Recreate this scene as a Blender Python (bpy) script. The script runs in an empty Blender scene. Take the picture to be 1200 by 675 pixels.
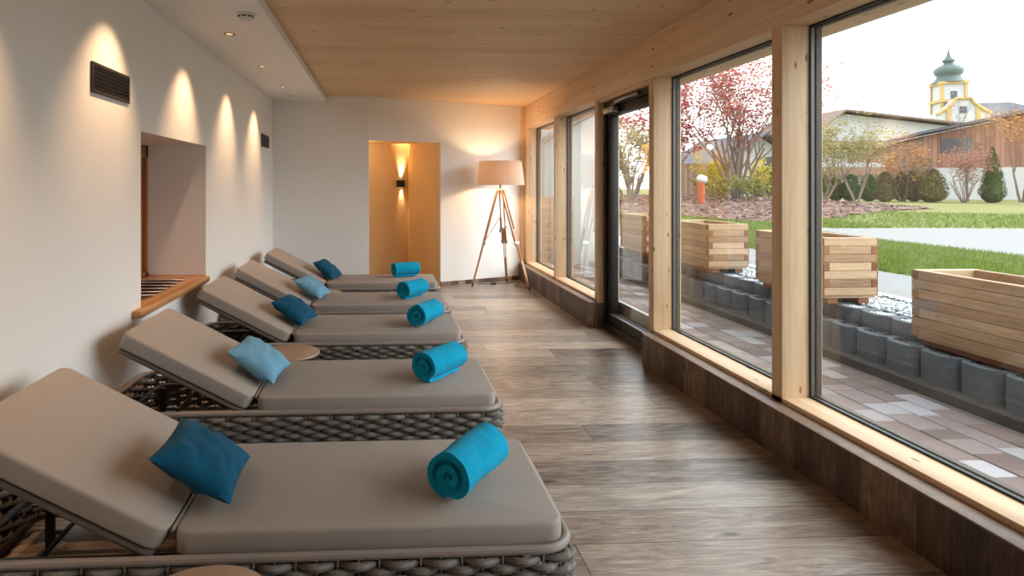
import bpy, bmesh, math, random
from mathutils import Vector, Matrix, noise
random.seed(7)
S = bpy.context.scene
COL = S.collection
PI = math.pi

# ------------------------------------------------------------------ helpers
def tag(o, label=None, cat=None, group=None, kind=None):
    if label: o['label'] = label
    if cat: o['category'] = cat
    if group: o['group'] = group
    if kind: o['kind'] = kind
    return o

def empty(name, loc=(0, 0, 0), rz=0.0):
    o = bpy.data.objects.new(name, None)
    o.empty_display_size = 0.1
    COL.objects.link(o)
    o.location = loc
    o.rotation_euler = (0, 0, rz)
    return o

def kids(o):
    return [c for c in bpy.data.objects if c.parent == o]

def copy_tree(o, parent=None):
    c = o.copy()
    COL.objects.link(c)
    if parent is not None:
        c.parent = parent
    for ch in kids(o):
        copy_tree(ch, c)
    return c

class MB:
    def __init__(self):
        self.bm = bmesh.new()
    def _add(self, verts, faces, M=None):
        vs = [self.bm.verts.new((M @ Vector(v)) if M is not None else v) for v in verts]
        for f in faces:
            try:
                self.bm.faces.new([vs[i] for i in f])
            except ValueError:
                pass
        return vs
    def box(self, lo, hi, bev=0.0, seg=2, M=None):
        b = bmesh.new()
        bmesh.ops.create_cube(b, size=1.0)
        c = [(lo[i] + hi[i]) / 2 for i in range(3)]
        s = [abs(hi[i] - lo[i]) for i in range(3)]
        for v in b.verts:
            v.co = Vector((v.co.x * s[0] + c[0], v.co.y * s[1] + c[1], v.co.z * s[2] + c[2]))
        if bev > 0:
            bmesh.ops.bevel(b, geom=b.edges[:], offset=min(bev, min(s) * 0.49), segments=seg, profile=0.5, affect='EDGES')
        self.merge(b, M)
        return self
    def merge(self, b, M=None):
        b.verts.index_update()
        self._add([v.co.copy() for v in b.verts], [[v.index for v in f.verts] for f in b.faces], M)
        b.free()
    def tube(self, pts, r, n=8, closed=False, M=None, r2=None, cap=True):
        pts = [Vector(p) for p in pts]
        N = len(pts)
        rs = r if isinstance(r, (list, tuple)) else [r] * N
        verts, faces = [], []
        prev = None
        for i, p in enumerate(pts):
            if closed:
                t = pts[(i + 1) % N] - pts[(i - 1) % N]
            else:
                t = pts[min(i + 1, N - 1)] - pts[max(i - 1, 0)]
            if t.length < 1e-9: t = Vector((0, 0, 1))
            t.normalize()
            if prev is None:
                up = Vector((0, 0, 1)) if abs(t.z) < 0.95 else Vector((1, 0, 0))
                a = t.cross(up).normalized()
            else:
                a = prev - t * prev.dot(t)
                if a.length < 1e-6:
                    a = t.cross(Vector((0, 0, 1)))
                a.normalize()
            prev = a
            b = t.cross(a)
            ra = rs[i]
            rb = ra if r2 is None else r2
            for k in range(n):
                w = 2 * PI * k / n
                verts.append(p + a * (ra * math.cos(w)) + b * (rb * math.sin(w)))
        M_ = N if closed else N - 1
        for i in range(M_):
            j = (i + 1) % N
            for k in range(n):
                l = (k + 1) % n
                faces.append((i * n + k, i * n + l, j * n + l, j * n + k))
        if not closed and cap:
            faces.append(tuple(range(n - 1, -1, -1)))
            faces.append(tuple((N - 1) * n + k for k in range(n)))
        self._add(verts, faces, M)
        return self
    def lathe(self, prof, c=(0, 0, 0), n=24, M=None, close=False):
        verts, faces = [], []
        for (r, z) in prof:
            for k in range(n):
                w = 2 * PI * k / n
                verts.append((c[0] + r * math.cos(w), c[1] + r * math.sin(w), c[2] + z))
        P = len(prof)
        for i in range(P if close else P - 1):
            j = (i + 1) % P
            for k in range(n):
                l = (k + 1) % n
                faces.append((i * n + k, i * n + l, j * n + l, j * n + k))
        if not close:
            faces.append(tuple(range(n - 1, -1, -1)))
            faces.append(tuple((P - 1) * n + k for k in range(n)))
        self._add(verts, faces, M)
        return self
    def prism(self, poly, z0, z1, M=None):
        n = len(poly)
        verts = [(x, y, z0) for x, y in poly] + [(x, y, z1) for x, y in poly]
        faces = [tuple(range(n - 1, -1, -1)), tuple(range(n, 2 * n))]
        for i in range(n):
            j = (i + 1) % n
            faces.append((i, j, n + j, n + i))
        self._add(verts, faces, M)
        return self
    def wall(self, p, q, z0, z1, th):
        """vertical slab from p to q, its thickness to the left of p->q"""
        d = Vector((q[0] - p[0], q[1] - p[1])).normalized()
        nrm = Vector((-d.y, d.x)) * th
        return self.prism([p, q, (q[0] + nrm.x, q[1] + nrm.y), (p[0] + nrm.x, p[1] + nrm.y)], z0, z1)
    def build(self, name, mat, parent=None, smooth=35, recalc=True):
        if recalc:
            bmesh.ops.recalc_face_normals(self.bm, faces=self.bm.faces[:])
        me = bpy.data.meshes.new(name)
        self.bm.to_mesh(me)
        self.bm.free()
        me.materials.append(mat)
        if smooth:
            me.shade_smooth()
            me.set_sharp_from_angle(angle=math.radians(smooth))
        o = bpy.data.objects.new(name, me)
        COL.objects.link(o)
        if parent is not None:
            o.parent = parent
        return o

def rot_at(p, axis, ang):
    return Matrix.Translation(p) @ Matrix.Rotation(ang, 4, axis) @ Matrix.Translation(-Vector(p))

# ------------------------------------------------------------------ materials
class NT:
    def __init__(self, name):
        self.m = bpy.data.materials.new(name)
        self.m.use_nodes = True
        self.t = self.m.node_tree
        self.t.nodes.clear()
        self.out = self.t.nodes.new('ShaderNodeOutputMaterial')
    def put(self, sock, v):
        if isinstance(v, bpy.types.NodeSocket):
            self.t.links.new(v, sock)
        elif isinstance(v, (tuple, list)) and len(v) == 3 and sock.type == 'RGBA':
            sock.default_value = (*v, 1)
        else:
            sock.default_value = v
    def n(self, typ, ins=None, **props):
        nd = self.t.nodes.new('ShaderNode' + typ)
        for k, v in props.items():
            setattr(nd, k, v)
        for k, v in (ins or {}).items():
            self.put(nd.inputs[k], v)
        return nd
    def math(self, op, a, b=0.0, c=None):
        nd = self.n('Math', operation=op)
        self.put(nd.inputs[0], a)
        self.put(nd.inputs[1], b)
        if c is not None: self.put(nd.inputs[2], c)
        return nd.outputs[0]
    def mix(self, fac, a, b, mode='MIX'):
        nd = self.n('Mix', data_type='RGBA', blend_type=mode)
        self.put(nd.inputs[0], fac)
        self.put(nd.inputs[6], a)
        self.put(nd.inputs[7], b)
        return nd.outputs[2]
    def ramp(self, fac, stops, interp='LINEAR'):
        nd = self.n('ValToRGB')
        cr = nd.color_ramp
        cr.interpolation = interp
        while len(cr.elements) < len(stops):
            cr.elements.new(0.5)
        for e, (p, c) in zip(cr.elements, stops):
            e.position = p
            e.color = (*c, 1) if len(c) == 3 else c
        self.put(nd.inputs[0], fac)
        return nd.outputs[0]
    def vec(self, x, y, z):
        nd = self.n('CombineXYZ')
        self.put(nd.inputs[0], x); self.put(nd.inputs[1], y); self.put(nd.inputs[2], z)
        return nd.outputs[0]
    def noise(self, v, scale, detail=4, rough=0.55, dist=0.0):
        nd = self.n('TexNoise', {'Vector': v, 'Scale': scale, 'Detail': detail, 'Roughness': rough, 'Distortion': dist})
        return nd.outputs['Fac']
    def bsdf(self, color, rough=0.6, bump=None, bstr=0.3, bdist=0.01, metal=0.0, spec=0.5, sheen=0.0, extra=None):
        ins = {'Base Color': color, 'Roughness': rough, 'Metallic': metal, 'Specular IOR Level': spec}
        if sheen: ins['Sheen Weight'] = sheen
        p = self.n('BsdfPrincipled', ins)
        if bump is not None:
            b = self.n('Bump', {'Height': bump, 'Strength': bstr, 'Distance': bdist})
            self.t.links.new(b.outputs[0], p.inputs['Normal'])
        for k, v in (extra or {}).items():
            self.put(p.inputs[k], v)
        self.t.links.new(p.outputs[0], self.out.inputs['Surface'])
        return self.m

def srgb(r, g, b):
    f = lambda c: c / 12.92 if c <= 0.04045 else ((c + 0.055) / 1.055) ** 2.4
    return (f(r / 255), f(g / 255), f(b / 255))

def plain(name, col, rough=0.6, metal=0.0, spec=0.5, nscale=0, var=0.08, bstr=0.1, sheen=0.0):
    k = NT(name)
    if nscale:
        tc = k.n('TexCoord').outputs['Object']
        f = k.noise(tc, nscale, 5)
        c = k.mix(f, tuple(x * (1 - var) for x in col), tuple(min(1, x * (1 + var)) for x in col))
        return k.bsdf(c, rough, bump=f, bstr=bstr, metal=metal, spec=spec, sheen=sheen)
    return k.bsdf(col, rough, metal=metal, spec=spec, sheen=sheen)

def plank_mat(name, u, v, L, W, stops, gs=(1.2, 26), gap=0.0025, rough=0.45, idw=0.5, knots=0.0, knotcol=(0.1, 0.05, 0.02),
              bstr=0.25, spec=0.5, knot_scale=(3.0, 9.0), gapcol=0.35, rvar=0.15, dist=0.6, gain=1.9, fine=0.0):
    """boards running along axis u, W wide across axis v; every board its own tone and grain"""
    k = NT(name)
    tc = k.n('TexCoord').outputs['Object']
    sp = k.n('SeparateXYZ', {0: tc})
    ax = {'X': sp.outputs[0], 'Y': sp.outputs[1], 'Z': sp.outputs[2]}
    w = [a for a in 'XYZ' if a not in (u, v)][0]
    U, V, Wd = ax[u], ax[v], ax[w]
    vv = k.math('DIVIDE', V, W)
    row = k.math('FLOOR', vv)
    r1 = k.n('TexWhiteNoise', {'W': row}, noise_dimensions='1D').outputs['Value']
    uu = k.math('DIVIDE', k.math('ADD', U, k.math('MULTIPLY', r1, L * 7.0)), L)
    col = k.math('FLOOR', uu)
    rid = k.n('TexWhiteNoise', {'Vector': k.vec(row, col, 3.3)}, noise_dimensions='2D').outputs['Value']
    gv = k.vec(k.math('MULTIPLY', U, gs[0]), k.math('ADD', k.math('MULTIPLY', V, gs[1]), k.math('MULTIPLY', rid, 40.0)),
               k.math('ADD', k.math('MULTIPLY', Wd, gs[1]), k.math('MULTIPLY', rid, 91.0)))
    g1 = k.noise(gv, 1.0, 7, 0.66, dist)
    gv2 = k.vec(k.math('MULTIPLY', U, gs[0] * 0.9), k.math('ADD', k.math('MULTIPLY', V, gs[1] * 0.22), k.math('MULTIPLY', rid, 17.0)),
                k.math('MULTIPLY', Wd, gs[1] * 0.22))
    g2 = k.noise(gv2, 1.0, 4, 0.6, 1.2 * dist + 0.5)
    g = k.math('ADD', k.math('MULTIPLY', g1, 0.55), k.math('MULTIPLY', g2, 0.45))
    g = k.math('MULTIPLY', k.math('SUBTRACT', g, 0.5), gain)
    fac = k.math('ADD', k.math('ADD', k.math('MULTIPLY', k.math('SUBTRACT', rid, 0.5), idw), 0.5), k.math('MULTIPLY', g, 1.0 - 0.5 * idw))
    c = k.ramp(fac, stops)
    if fine > 0:
        g3 = k.noise(k.vec(k.math('MULTIPLY', U, gs[0] * 3.0), k.math('ADD', k.math('MULTIPLY', V, gs[1] * 3.5), k.math('MULTIPLY', rid, 23.0)), 0.0), 1.0, 5, 0.7, 0.8)
        c = k.mix(k.math('MULTIPLY', k.ramp(g3, [(0.35, (0, 0, 0)), (0.75, (1, 1, 1))]), fine), c, k.mix(0.5, c, (0.04, 0.03, 0.025)))
        r3 = k.n('TexWhiteNoise', {'Vector': k.vec(row, col, 8.1)}, noise_dimensions='3D').outputs['Value']
        c = k.mix(k.math('MULTIPLY', k.math('GREATER_THAN', r3, 0.55), 0.45), c, k.mix(1.0, c, (0.80, 0.93, 1.0), 'MULTIPLY'))
    if knots > 0:
        kv = k.vec(k.math('ADD', k.math('MULTIPLY', U, knot_scale[0]), k.math('MULTIPLY', rid, 13.0)), k.math('MULTIPLY', V, knot_scale[1]),
                   k.math('MULTIPLY', Wd, knot_scale[1]))
        vo = k.n('TexVoronoi', {'Vector': kv, 'Scale': 1.0, 'Randomness': 1.0})
        pick = k.math('GREATER_THAN', k.n('SeparateColor', {0: vo.outputs['Color']}).outputs[0], 1.0 - knots)
        near = k.ramp(vo.outputs['Distance'], [(0.0, (1, 1, 1)), (0.09, (0.8, 0.8, 0.8)), (0.19, (0, 0, 0))])
        km = k.math('MULTIPLY', near, pick)
        c = k.mix(km, c, knotcol)
    fv = k.math('FRACT', vv)
    ev = k.math('MULTIPLY', k.math('MINIMUM', fv, k.math('SUBTRACT', 1.0, fv)), W)
    fu = k.math('FRACT', uu)
    eu = k.math('MULTIPLY', k.math('MINIMUM', fu, k.math('SUBTRACT', 1.0, fu)), L)
    edge = k.math('LESS_THAN', k.math('MINIMUM', ev, eu), gap)
    c2 = k.mix(k.math('MULTIPLY', edge, 1.0 - gapcol), c, (0.02, 0.014, 0.01))
    h = k.math('SUBTRACT', k.math('MULTIPLY', g1, 0.4), k.math('MULTIPLY', edge, 0.6))
    rg = k.math('ADD', k.math('MULTIPLY', g1, rvar), rough - rvar / 2)
    return k.bsdf(c2, rg, bump=h, bstr=bstr, bdist=0.004, spec=spec)

def island_mat(name, stops, rough=0.8, nscale=30, nvar=0.25, bstr=0.2, trans=0.0, spec=0.3, bdist=0.01):
    """every separate piece of the mesh takes its own tone"""
    k = NT(name)
    tc = k.n('TexCoord').outputs['Object']
    r = k.n('NewGeometry').outputs['Random Per Island']
    c = k.ramp(r, stops)
    f = k.noise(tc, nscale, 5)
    c = k.mix(k.math('MULTIPLY', f, nvar), c, (0.02, 0.02, 0.02))
    m = k.bsdf(c, rough, bump=f, bstr=bstr, spec=spec, bdist=bdist)
    if trans > 0:
        p = [n for n in k.t.nodes if n.type == 'BSDF_PRINCIPLED'][0]
        tr = k.n('BsdfTranslucent', {'Color': c})
        mx = k.n('MixShader', {0: trans, 1: p.outputs[0], 2: tr.outputs[0]})
        k.t.links.new(mx.outputs[0], k.out.inputs['Surface'])
    return m

def fabric(name, col, scale=420, rough=0.85, sheen=0.25, var=0.18, bstr=0.25, fold=6):
    k = NT(name)
    tc = k.n('TexCoord').outputs['Object']
    sp = k.n('SeparateXYZ', {0: tc})
    a = k.noise(k.vec(k.math('MULTIPLY', sp.outputs[0], scale), k.math('MULTIPLY', sp.outputs[1], scale * 0.12), k.math('MULTIPLY', sp.outputs[2], scale * 0.5)), 1.0, 2)
    b = k.noise(k.vec(k.math('MULTIPLY', sp.outputs[0], scale * 0.12), k.math('MULTIPLY', sp.outputs[1], scale), k.math('MULTIPLY', sp.outputs[2], scale * 0.5)), 1.0, 2)
    wv = k.math('MULTIPLY', k.math('ADD', a, b), 0.5)
    lg = k.noise(tc, fold, 3)
    f = k.math('ADD', k.math('MULTIPLY', wv, 0.7), k.math('MULTIPLY', lg, 0.3))
    c = k.mix(f, tuple(x * (1 - var) for x in col), tuple(min(1, x * (1 + var)) for x in col))
    return k.bsdf(c, rough, bump=wv, bstr=bstr, bdist=0.002, spec=0.2, sheen=sheen)

def plaster(name, col, var=0.02):
    k = NT(name)
    tc = k.n('TexCoord').outputs['Object']
    f = k.noise(tc, 160, 4)
    l = k.noise(tc, 0.8, 2)
    c = k.mix(l, tuple(x * (1 - var) for x in col), tuple(min(1, x * (1 + var)) for x in col))
    return k.bsdf(c, 0.9, bump=f, bstr=0.06, bdist=0.003, spec=0.15)

M = {}
M['plaster'] = plaster('white_plaster', (0.84, 0.825, 0.805))
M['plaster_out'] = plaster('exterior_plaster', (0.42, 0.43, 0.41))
M['floor'] = plank_mat('weathered_floor_planks', 'X', 'Y', 1.85, 0.245,
    [(0.0, srgb(52, 40, 33)), (0.22, srgb(98, 82, 71)), (0.4, srgb(136, 119, 106)), (0.55, srgb(158, 140, 126)), (0.72, srgb(182, 164, 147)), (0.88, srgb(206, 186, 164)), (1.0, srgb(226, 208, 186))],
    gs=(2.4, 40), gap=0.0024, rough=0.32, idw=0.42, knots=0.3, knotcol=srgb(66, 50, 40), bstr=0.3, knot_scale=(3.4, 9.0), gapcol=0.15, rvar=0.24, dist=2.2, gain=2.5, fine=0.8)
M['plinth'] = plank_mat('dark_weathered_boards', 'Z', 'Y', 3.0, 0.145,
    [(0.0, srgb(34, 22, 15)), (0.3, srgb(64, 44, 31)), (0.55, srgb(90, 66, 48)), (0.8, srgb(116, 90, 69)), (1.0, srgb(146, 120, 96))],
    gs=(4.0, 60), gap=0.0022, rough=0.5, idw=0.55, gain=3.0, dist=1.2, knots=0.35, knotcol=srgb(36, 24, 16), knot_scale=(4.0, 8.0))
M['skirt'] = plank_mat('weathered_skirting', 'Z', 'X', 3.0, 0.11,
    [(0.0, srgb(62, 46, 36)), (0.4, srgb(104, 84, 68)), (0.7, srgb(136, 114, 96)), (1.0, srgb(166, 146, 126))],
    gs=(3.0, 30), gap=0.0022, rough=0.5, idw=0.9)
SPR = [(0.0, srgb(184, 146, 106)), (0.35, srgb(208, 174, 136)), (0.6, srgb(219, 188, 152)), (1.0, srgb(230, 206, 176))]
M['ceil'] = plank_mat('spruce_ceiling_boards', 'X', 'Y', 9.0, 0.235,
    [(0.0, srgb(196, 158, 116)), (0.4, srgb(212, 178, 137)), (0.65, srgb(219, 187, 148)), (1.0, srgb(227, 200, 164))],
    gs=(0.7, 16), gap=0.0012, rough=0.6, idw=0.3, knots=0.34, knotcol=srgb(128, 82, 48), knot_scale=(7.0, 13.0), bstr=0.05, gapcol=0.8)
M['spruce_z'] = plank_mat('spruce_post', 'Z', 'X', 30.0, 3.0, SPR, gs=(0.9, 40), gap=0.0, rough=0.55, idw=0.1, knots=0.42, knotcol=srgb(122, 72, 38), knot_scale=(6.5, 20.0), bstr=0.08, gain=2.4)
M['spruce_y'] = plank_mat('spruce_beam', 'Y', 'Z', 30.0, 3.0, SPR, gs=(0.6, 30), gap=0.0, rough=0.55, idw=0.1, knots=0.42, knotcol=srgb(98, 56, 30), knot_scale=(5.5, 16.0), bstr=0.08)
M['oak'] = plank_mat('oiled_oak', 'Y', 'X', 30.0, 0.11, [(0.0, srgb(142, 96, 56)), (0.5, srgb(178, 126, 78)), (1.0, srgb(204, 156, 106))], gs=(1.2, 40), gap=0.0005, rough=0.4, idw=0.4)
M['oak_z'] = plank_mat('oiled_oak_upright', 'Z', 'Y', 30.0, 3.0, [(0.0, srgb(112, 66, 34)), (0.5, srgb(150, 92, 50)), (1.0, srgb(180, 120, 72))], gs=(1.2, 40), gap=0.0, rough=0.45, idw=0.1)
M['lampwood'] = plain('lamp_leg_wood', srgb(186, 138, 96), 0.45, nscale=18, var=0.2)
M['pad'] = fabric('taupe_cushion_fabric', srgb(158, 148, 140), 380, var=0.12, sheen=0.0)
M['panel'] = fabric('taupe_backrest_panel', srgb(104, 95, 89), 380, var=0.1, sheen=0.0)
M['rope'] = None
def rope_mat():
    k = NT('woven_rope')
    tc = k.n('TexCoord').outputs['Object']
    sp = k.n('SeparateXYZ', {0: tc})
    f = k.noise(k.vec(k.math('MULTIPLY', sp.outputs[0], 25.0), k.math('MULTIPLY', sp.outputs[1], 25.0), k.math('MULTIPLY', sp.outputs[2], 420.0)), 1.0, 3)
    c = k.mix(f, srgb(88, 82, 77), srgb(132, 124, 117))
    return k.bsdf(c, 0.6, bump=f, bstr=0.5, bdist=0.003, spec=0.3)
M['rope'] = rope_mat()
M['tube'] = plain('taupe_powder_coat', srgb(140, 129, 121), 0.42)
M['darktube'] = plain('dark_tube', srgb(70, 60, 54), 0.45)
M['tabletop'] = plain('taupe_tabletop', srgb(170, 140, 116), 0.4, nscale=30, var=0.05)
M['teal'] = fabric('teal_towel', srgb(0, 146, 182), 260, rough=0.95, sheen=0.04, var=0.25, bstr=0.8, fold=30)
M['petrol'] = fabric('petrol_blue_fabric', srgb(2, 74, 102), 500, var=0.15, sheen=0.04)
M['skyblue'] = fabric('light_blue_fabric', srgb(108, 156, 182), 500, var=0.15, sheen=0.05)
M['black'] = plain('black_metal', srgb(22, 20, 20), 0.5)
M['gasket'] = plain('black_gasket', srgb(18, 18, 18), 0.5)
M['silver'] = plain('aluminium', srgb(150, 152, 152), 0.38, metal=0.8)
M['spacer'] = plain('grey_spacer_bar', srgb(112, 112, 110), 0.4, metal=0.5)
M['chrome'] = plain('brushed_nickel', srgb(200, 196, 188), 0.22, metal=1.0)
M['bronze'] = plain('dark_bronze', srgb(84, 62, 46), 0.35, metal=0.6)
M['void'] = plain('dark_inside', (0.008, 0.008, 0.008), 0.9)
M['grille'] = plain('dark_brown_grille', srgb(48, 40, 36), 0.45)
M['plastic'] = plain('white_plastic', srgb(222, 220, 214), 0.45)
M['soil'] = plain('dark_soil', srgb(52, 44, 38), 0.95, nscale=60, var=0.5, bstr=0.6)

def emit_mat(name, col, s):
    k = NT(name)
    e = k.n('Emission', {'Color': (*col, 1), 'Strength': s})
    k.t.links.new(e.outputs[0], k.out.inputs['Surface'])
    return k.m
M['led'] = emit_mat('warm_led', (1.0, 0.55, 0.25), 0.5)

def glass_mat():
    k = NT('window_glass')
    bf = k.n('NewGeometry').outputs['Backfacing']
    fr = k.n('Fresnel', {'IOR': k.math('SUBTRACT', 1.5, k.math('MULTIPLY', bf, 1.5 - 1 / 1.5))})   # same reflection on either face of the thin pane
    t = k.n('BsdfTransparent', {'Color': (0.97, 0.985, 0.98, 1)})
    g = k.n('BsdfGlossy', {'Color': (1, 1, 1, 1), 'Roughness': 0.0})
    mx = k.n('MixShader', {0: fr.outputs[0], 1: t.outputs[0], 2: g.outputs[0]})
    k.t.links.new(mx.outputs[0], k.out.inputs['Surface'])
    return k.m
M['glass'] = glass_mat()

def shade_mat():
    k = NT('linen_lampshade')
    tc = k.n('TexCoord').outputs['Object']
    f = k.noise(tc, 300, 3)
    c = k.mix(f, srgb(196, 180, 166), srgb(222, 208, 194))
    d = k.n('BsdfDiffuse', {'Color': c})
    t = k.n('BsdfTranslucent', {'Color': c})
    mx = k.n('MixShader', {0: 0.38, 1: d.outputs[0], 2: t.outputs[0]})
    k.t.links.new(mx.outputs[0], k.out.inputs['Surface'])
    return k.m
M['shade'] = shade_mat()

M['paver'] = island_mat('mixed_pavers', [(0.0, srgb(92, 76, 70)), (0.35, srgb(112, 94, 88)), (0.6, srgb(128, 114, 110)), (0.85, srgb(144, 138, 138)), (1.0, srgb(166, 164, 168))], 0.6, 40, 0.25)
M['joint'] = plain('paver_joint_sand', srgb(92, 84, 78), 0.95, nscale=80, var=0.2)
M['concrete'] = island_mat('ring_concrete', [(0.0, srgb(88, 94, 100)), (0.5, srgb(108, 114, 120)), (1.0, srgb(132, 136, 140))], 0.85, 26, 0.45, 0.5)
M['kerb_shadow'] = plain('kerb_with_shadow_tone', srgb(58, 53, 50), 0.85, nscale=30, var=0.2)  # kerb colour darkened to hold the shadow below the rings
M['gravel'] = island_mat('white_grey_gravel', [(0.0, srgb(120, 124, 128)), (0.35, srgb(170, 174, 176)), (0.7, srgb(206, 208, 208)), (1.0, srgb(236, 236, 234))], 0.7, 60, 0.1)
M['gravelbase'] = plain('gravel_bed_ground', srgb(110, 112, 114), 0.9, nscale=90, var=0.4)
M['fill'] = island_mat('dark_ring_filling', [(0.0, srgb(44, 42, 42)), (0.6, srgb(72, 70, 70)), (1.0, srgb(120, 118, 116))], 0.9, 60, 0.2)
M['larch'] = island_mat('larch_boards', [(0.0, srgb(172, 128, 88)), (0.5, srgb(196, 154, 110)), (1.0, srgb(218, 182, 140))], 0.65, 1, 0.1)
M['path'] = plain('pale_concrete_path', srgb(122, 119, 116), 0.8, nscale=5, var=0.06)

def larch(name, stops, seed):
    k = NT(name)
    tc = k.n('TexCoord').outputs['Object']
    sp = k.n('SeparateXYZ', {0: tc})
    isl = k.n('NewGeometry').outputs['Random Per Island']
    v = k.vec(k.math('MULTIPLY', sp.outputs[0], 3.0), k.math('MULTIPLY', sp.outputs[1], 3.0), k.math('ADD', k.math('MULTIPLY', sp.outputs[2], 60.0), k.math('MULTIPLY', isl, 77.0)))
    g = k.noise(v, 1.0, 5, 0.6, 1.2)
    fac = k.math('ADD', k.math('MULTIPLY', isl, 0.55), k.math('MULTIPLY', k.math('SUBTRACT', g, 0.28), 0.9))
    return k.bsdf(k.ramp(fac, stops), 0.65, bump=g, bstr=0.2, spec=0.25)
M['larch'] = larch('larch_boards', [(0.0, srgb(116, 86, 62)), (0.35, srgb(156, 124, 94)), (0.65, srgb(182, 152, 120)), (1.0, srgb(208, 182, 150))], 1)
M['larch_mid'] = larch('larch_pale_end_grain', [(0.0, srgb(118, 80, 54)), (0.5, srgb(146, 106, 74)), (1.0, srgb(172, 134, 100))], 3)
M['larch_end'] = larch('larch_end_grain', [(0.0, srgb(104, 64, 40)), (0.5, srgb(128, 82, 54)), (1.0, srgb(148, 102, 70))], 2)

def ground_mat(name, c1, c2, c3, s1=0.4, s2=30):
    k = NT(name)
    tc = k.n('TexCoord').outputs['Object']
    a = k.noise(tc, s1, 4, 0.6)
    b = k.noise(tc, s2, 4, 0.7)
    c = k.mix(k.ramp(a, [(0.35, (0, 0, 0)), (0.65, (1, 1, 1))]), c1, c2)
    c = k.mix(k.math('MULTIPLY', b, 0.8), c, c3)
    return k.bsdf(c, 0.95, bump=b, bstr=0.8, bdist=0.03, spec=0.1)
M['lawn'] = ground_mat('lawn_ground', srgb(120, 128, 70), srgb(144, 134, 90), srgb(104, 102, 62), 0.3, 18)
M['mulch'] = ground_mat('bark_mulch_ground', srgb(116, 90, 78), srgb(96, 74, 62), srgb(140, 116, 104), 1.0, 25)
M['chips'] = island_mat('bark_chips', [(0.0, srgb(76, 52, 42)), (0.4, srgb(112, 84, 72)), (0.75, srgb(144, 120, 108)), (1.0, srgb(178, 160, 150))], 0.9, 30, 0.1)
M['blade'] = island_mat('grass_blades', [(0.0, srgb(76, 98, 34)), (0.5, srgb(102, 124, 46)), (1.0, srgb(134, 148, 72))], 0.7, 3, 0.05, trans=0.4)
M['bark'] = plain('grey_brown_bark', srgb(116, 98, 86), 0.9, nscale=20, var=0.3)
M['darkbark'] = plain('dark_bark', srgb(96, 84, 78), 0.9, nscale=20, var=0.3)
def leaf(name, cols):
    return island_mat(name, [(i / (len(cols) - 1), srgb(*c)) for i, c in enumerate(cols)], 0.7, 3, 0.05, trans=0.35)
M['leaf_red'] = leaf('red_autumn_leaves', [(150, 70, 66), (176, 98, 88), (192, 122, 106), (204, 150, 132)])
M['leaf_crimson'] = leaf('crimson_leaves', [(132, 26, 45), (167, 40, 58), (181, 73, 80)])
M['leaf_yellow'] = leaf('yellow_leaves', [(172, 154, 35), (198, 179, 44), (207, 190, 79)])
M['leaf_lime'] = leaf('yellow_green_leaves', [(114, 123, 49), (146, 146, 68), (172, 165, 93)])
M['leaf_olive'] = leaf('pale_olive_leaves', [(132, 124, 73), (156, 147, 95), (179, 168, 117)])
M['leaf_orange'] = leaf('orange_brown_leaves', [(144, 91, 54), (172, 121, 72), (188, 147, 91)])
M['leaf_pink'] = leaf('pinkish_brown_leaves', [(132, 84, 73), (160, 109, 95), (181, 137, 123)])
M['leaf_conifer'] = leaf('dark_green_needles', [(44, 72, 34), (64, 92, 44), (88, 112, 58)])
M['leaf_brown'] = leaf('brownish_green_needles', [(70, 72, 40), (94, 88, 50), (118, 106, 66)])
M['roof_brown'] = plain('brown_roof', srgb(112, 92, 80), 0.8, nscale=3, var=0.15)
M['roof_grey'] = plain('grey_slate_roof', srgb(78, 80, 86), 0.8, nscale=3, var=0.15)
M['house_white'] = plaster('house_render', (0.46, 0.455, 0.45))
M['house_wood'] = plank_mat('red_brown_cladding', 'Z', 'X', 9.0, 0.22, [(0.0, srgb(116, 76, 62)), (0.5, srgb(140, 98, 80)), (1.0, srgb(158, 118, 100))], gs=(0.5, 4), gap=0.012, rough=0.8, idw=0.8)
M['balcony'] = plain('brown_balcony_wood', srgb(126, 100, 80), 0.8, nscale=6, var=0.2)
M['balcony_grey'] = plain('grey_balcony_board', srgb(88, 78, 78), 0.8)
M['win_dark'] = plain('dark_house_window', srgb(70, 72, 78), 0.15)
M['yellow'] = plain('yellow_trim', srgb(178, 150, 94), 0.8)
M['copper'] = plain('green_copper', srgb(76, 92, 88), 0.6, nscale=2, var=0.15)
M['fence'] = plank_mat('dark_fence_boards', 'Z', 'X', 9.0, 0.14, [(0.0, srgb(84, 62, 50)), (0.5, srgb(112, 86, 70)), (1.0, srgb(140, 112, 92))], gs=(1, 12), gap=0.006, rough=0.85, idw=0.7)
M['rust'] = plain('rust_orange_post', srgb(160, 74, 38), 0.6, nscale=12, var=0.15)
M['opal'] = plain('opal_white_head', srgb(178, 178, 176), 0.4)
M['pipe'] = plain('zinc_pipe', srgb(132, 132, 126), 0.5, metal=0.2)
M['tanpanel'] = plain('tan_timber_screen', srgb(138, 118, 98), 0.8, nscale=9, var=0.12)
M['paper'] = plain('magazine_paper', srgb(232, 228, 220), 0.4)
M['cover_dark'] = plain('dark_magazine_cover', srgb(58, 46, 44), 0.3)
M['cover_red'] = plain('orange_magazine_cover', srgb(196, 106, 66), 0.3)
M['cover_grey'] = plain('grey_magazine_cover', srgb(120, 112, 104), 0.3)
M['cable'] = plain('black_cable', srgb(30, 28, 28), 0.5)

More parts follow.
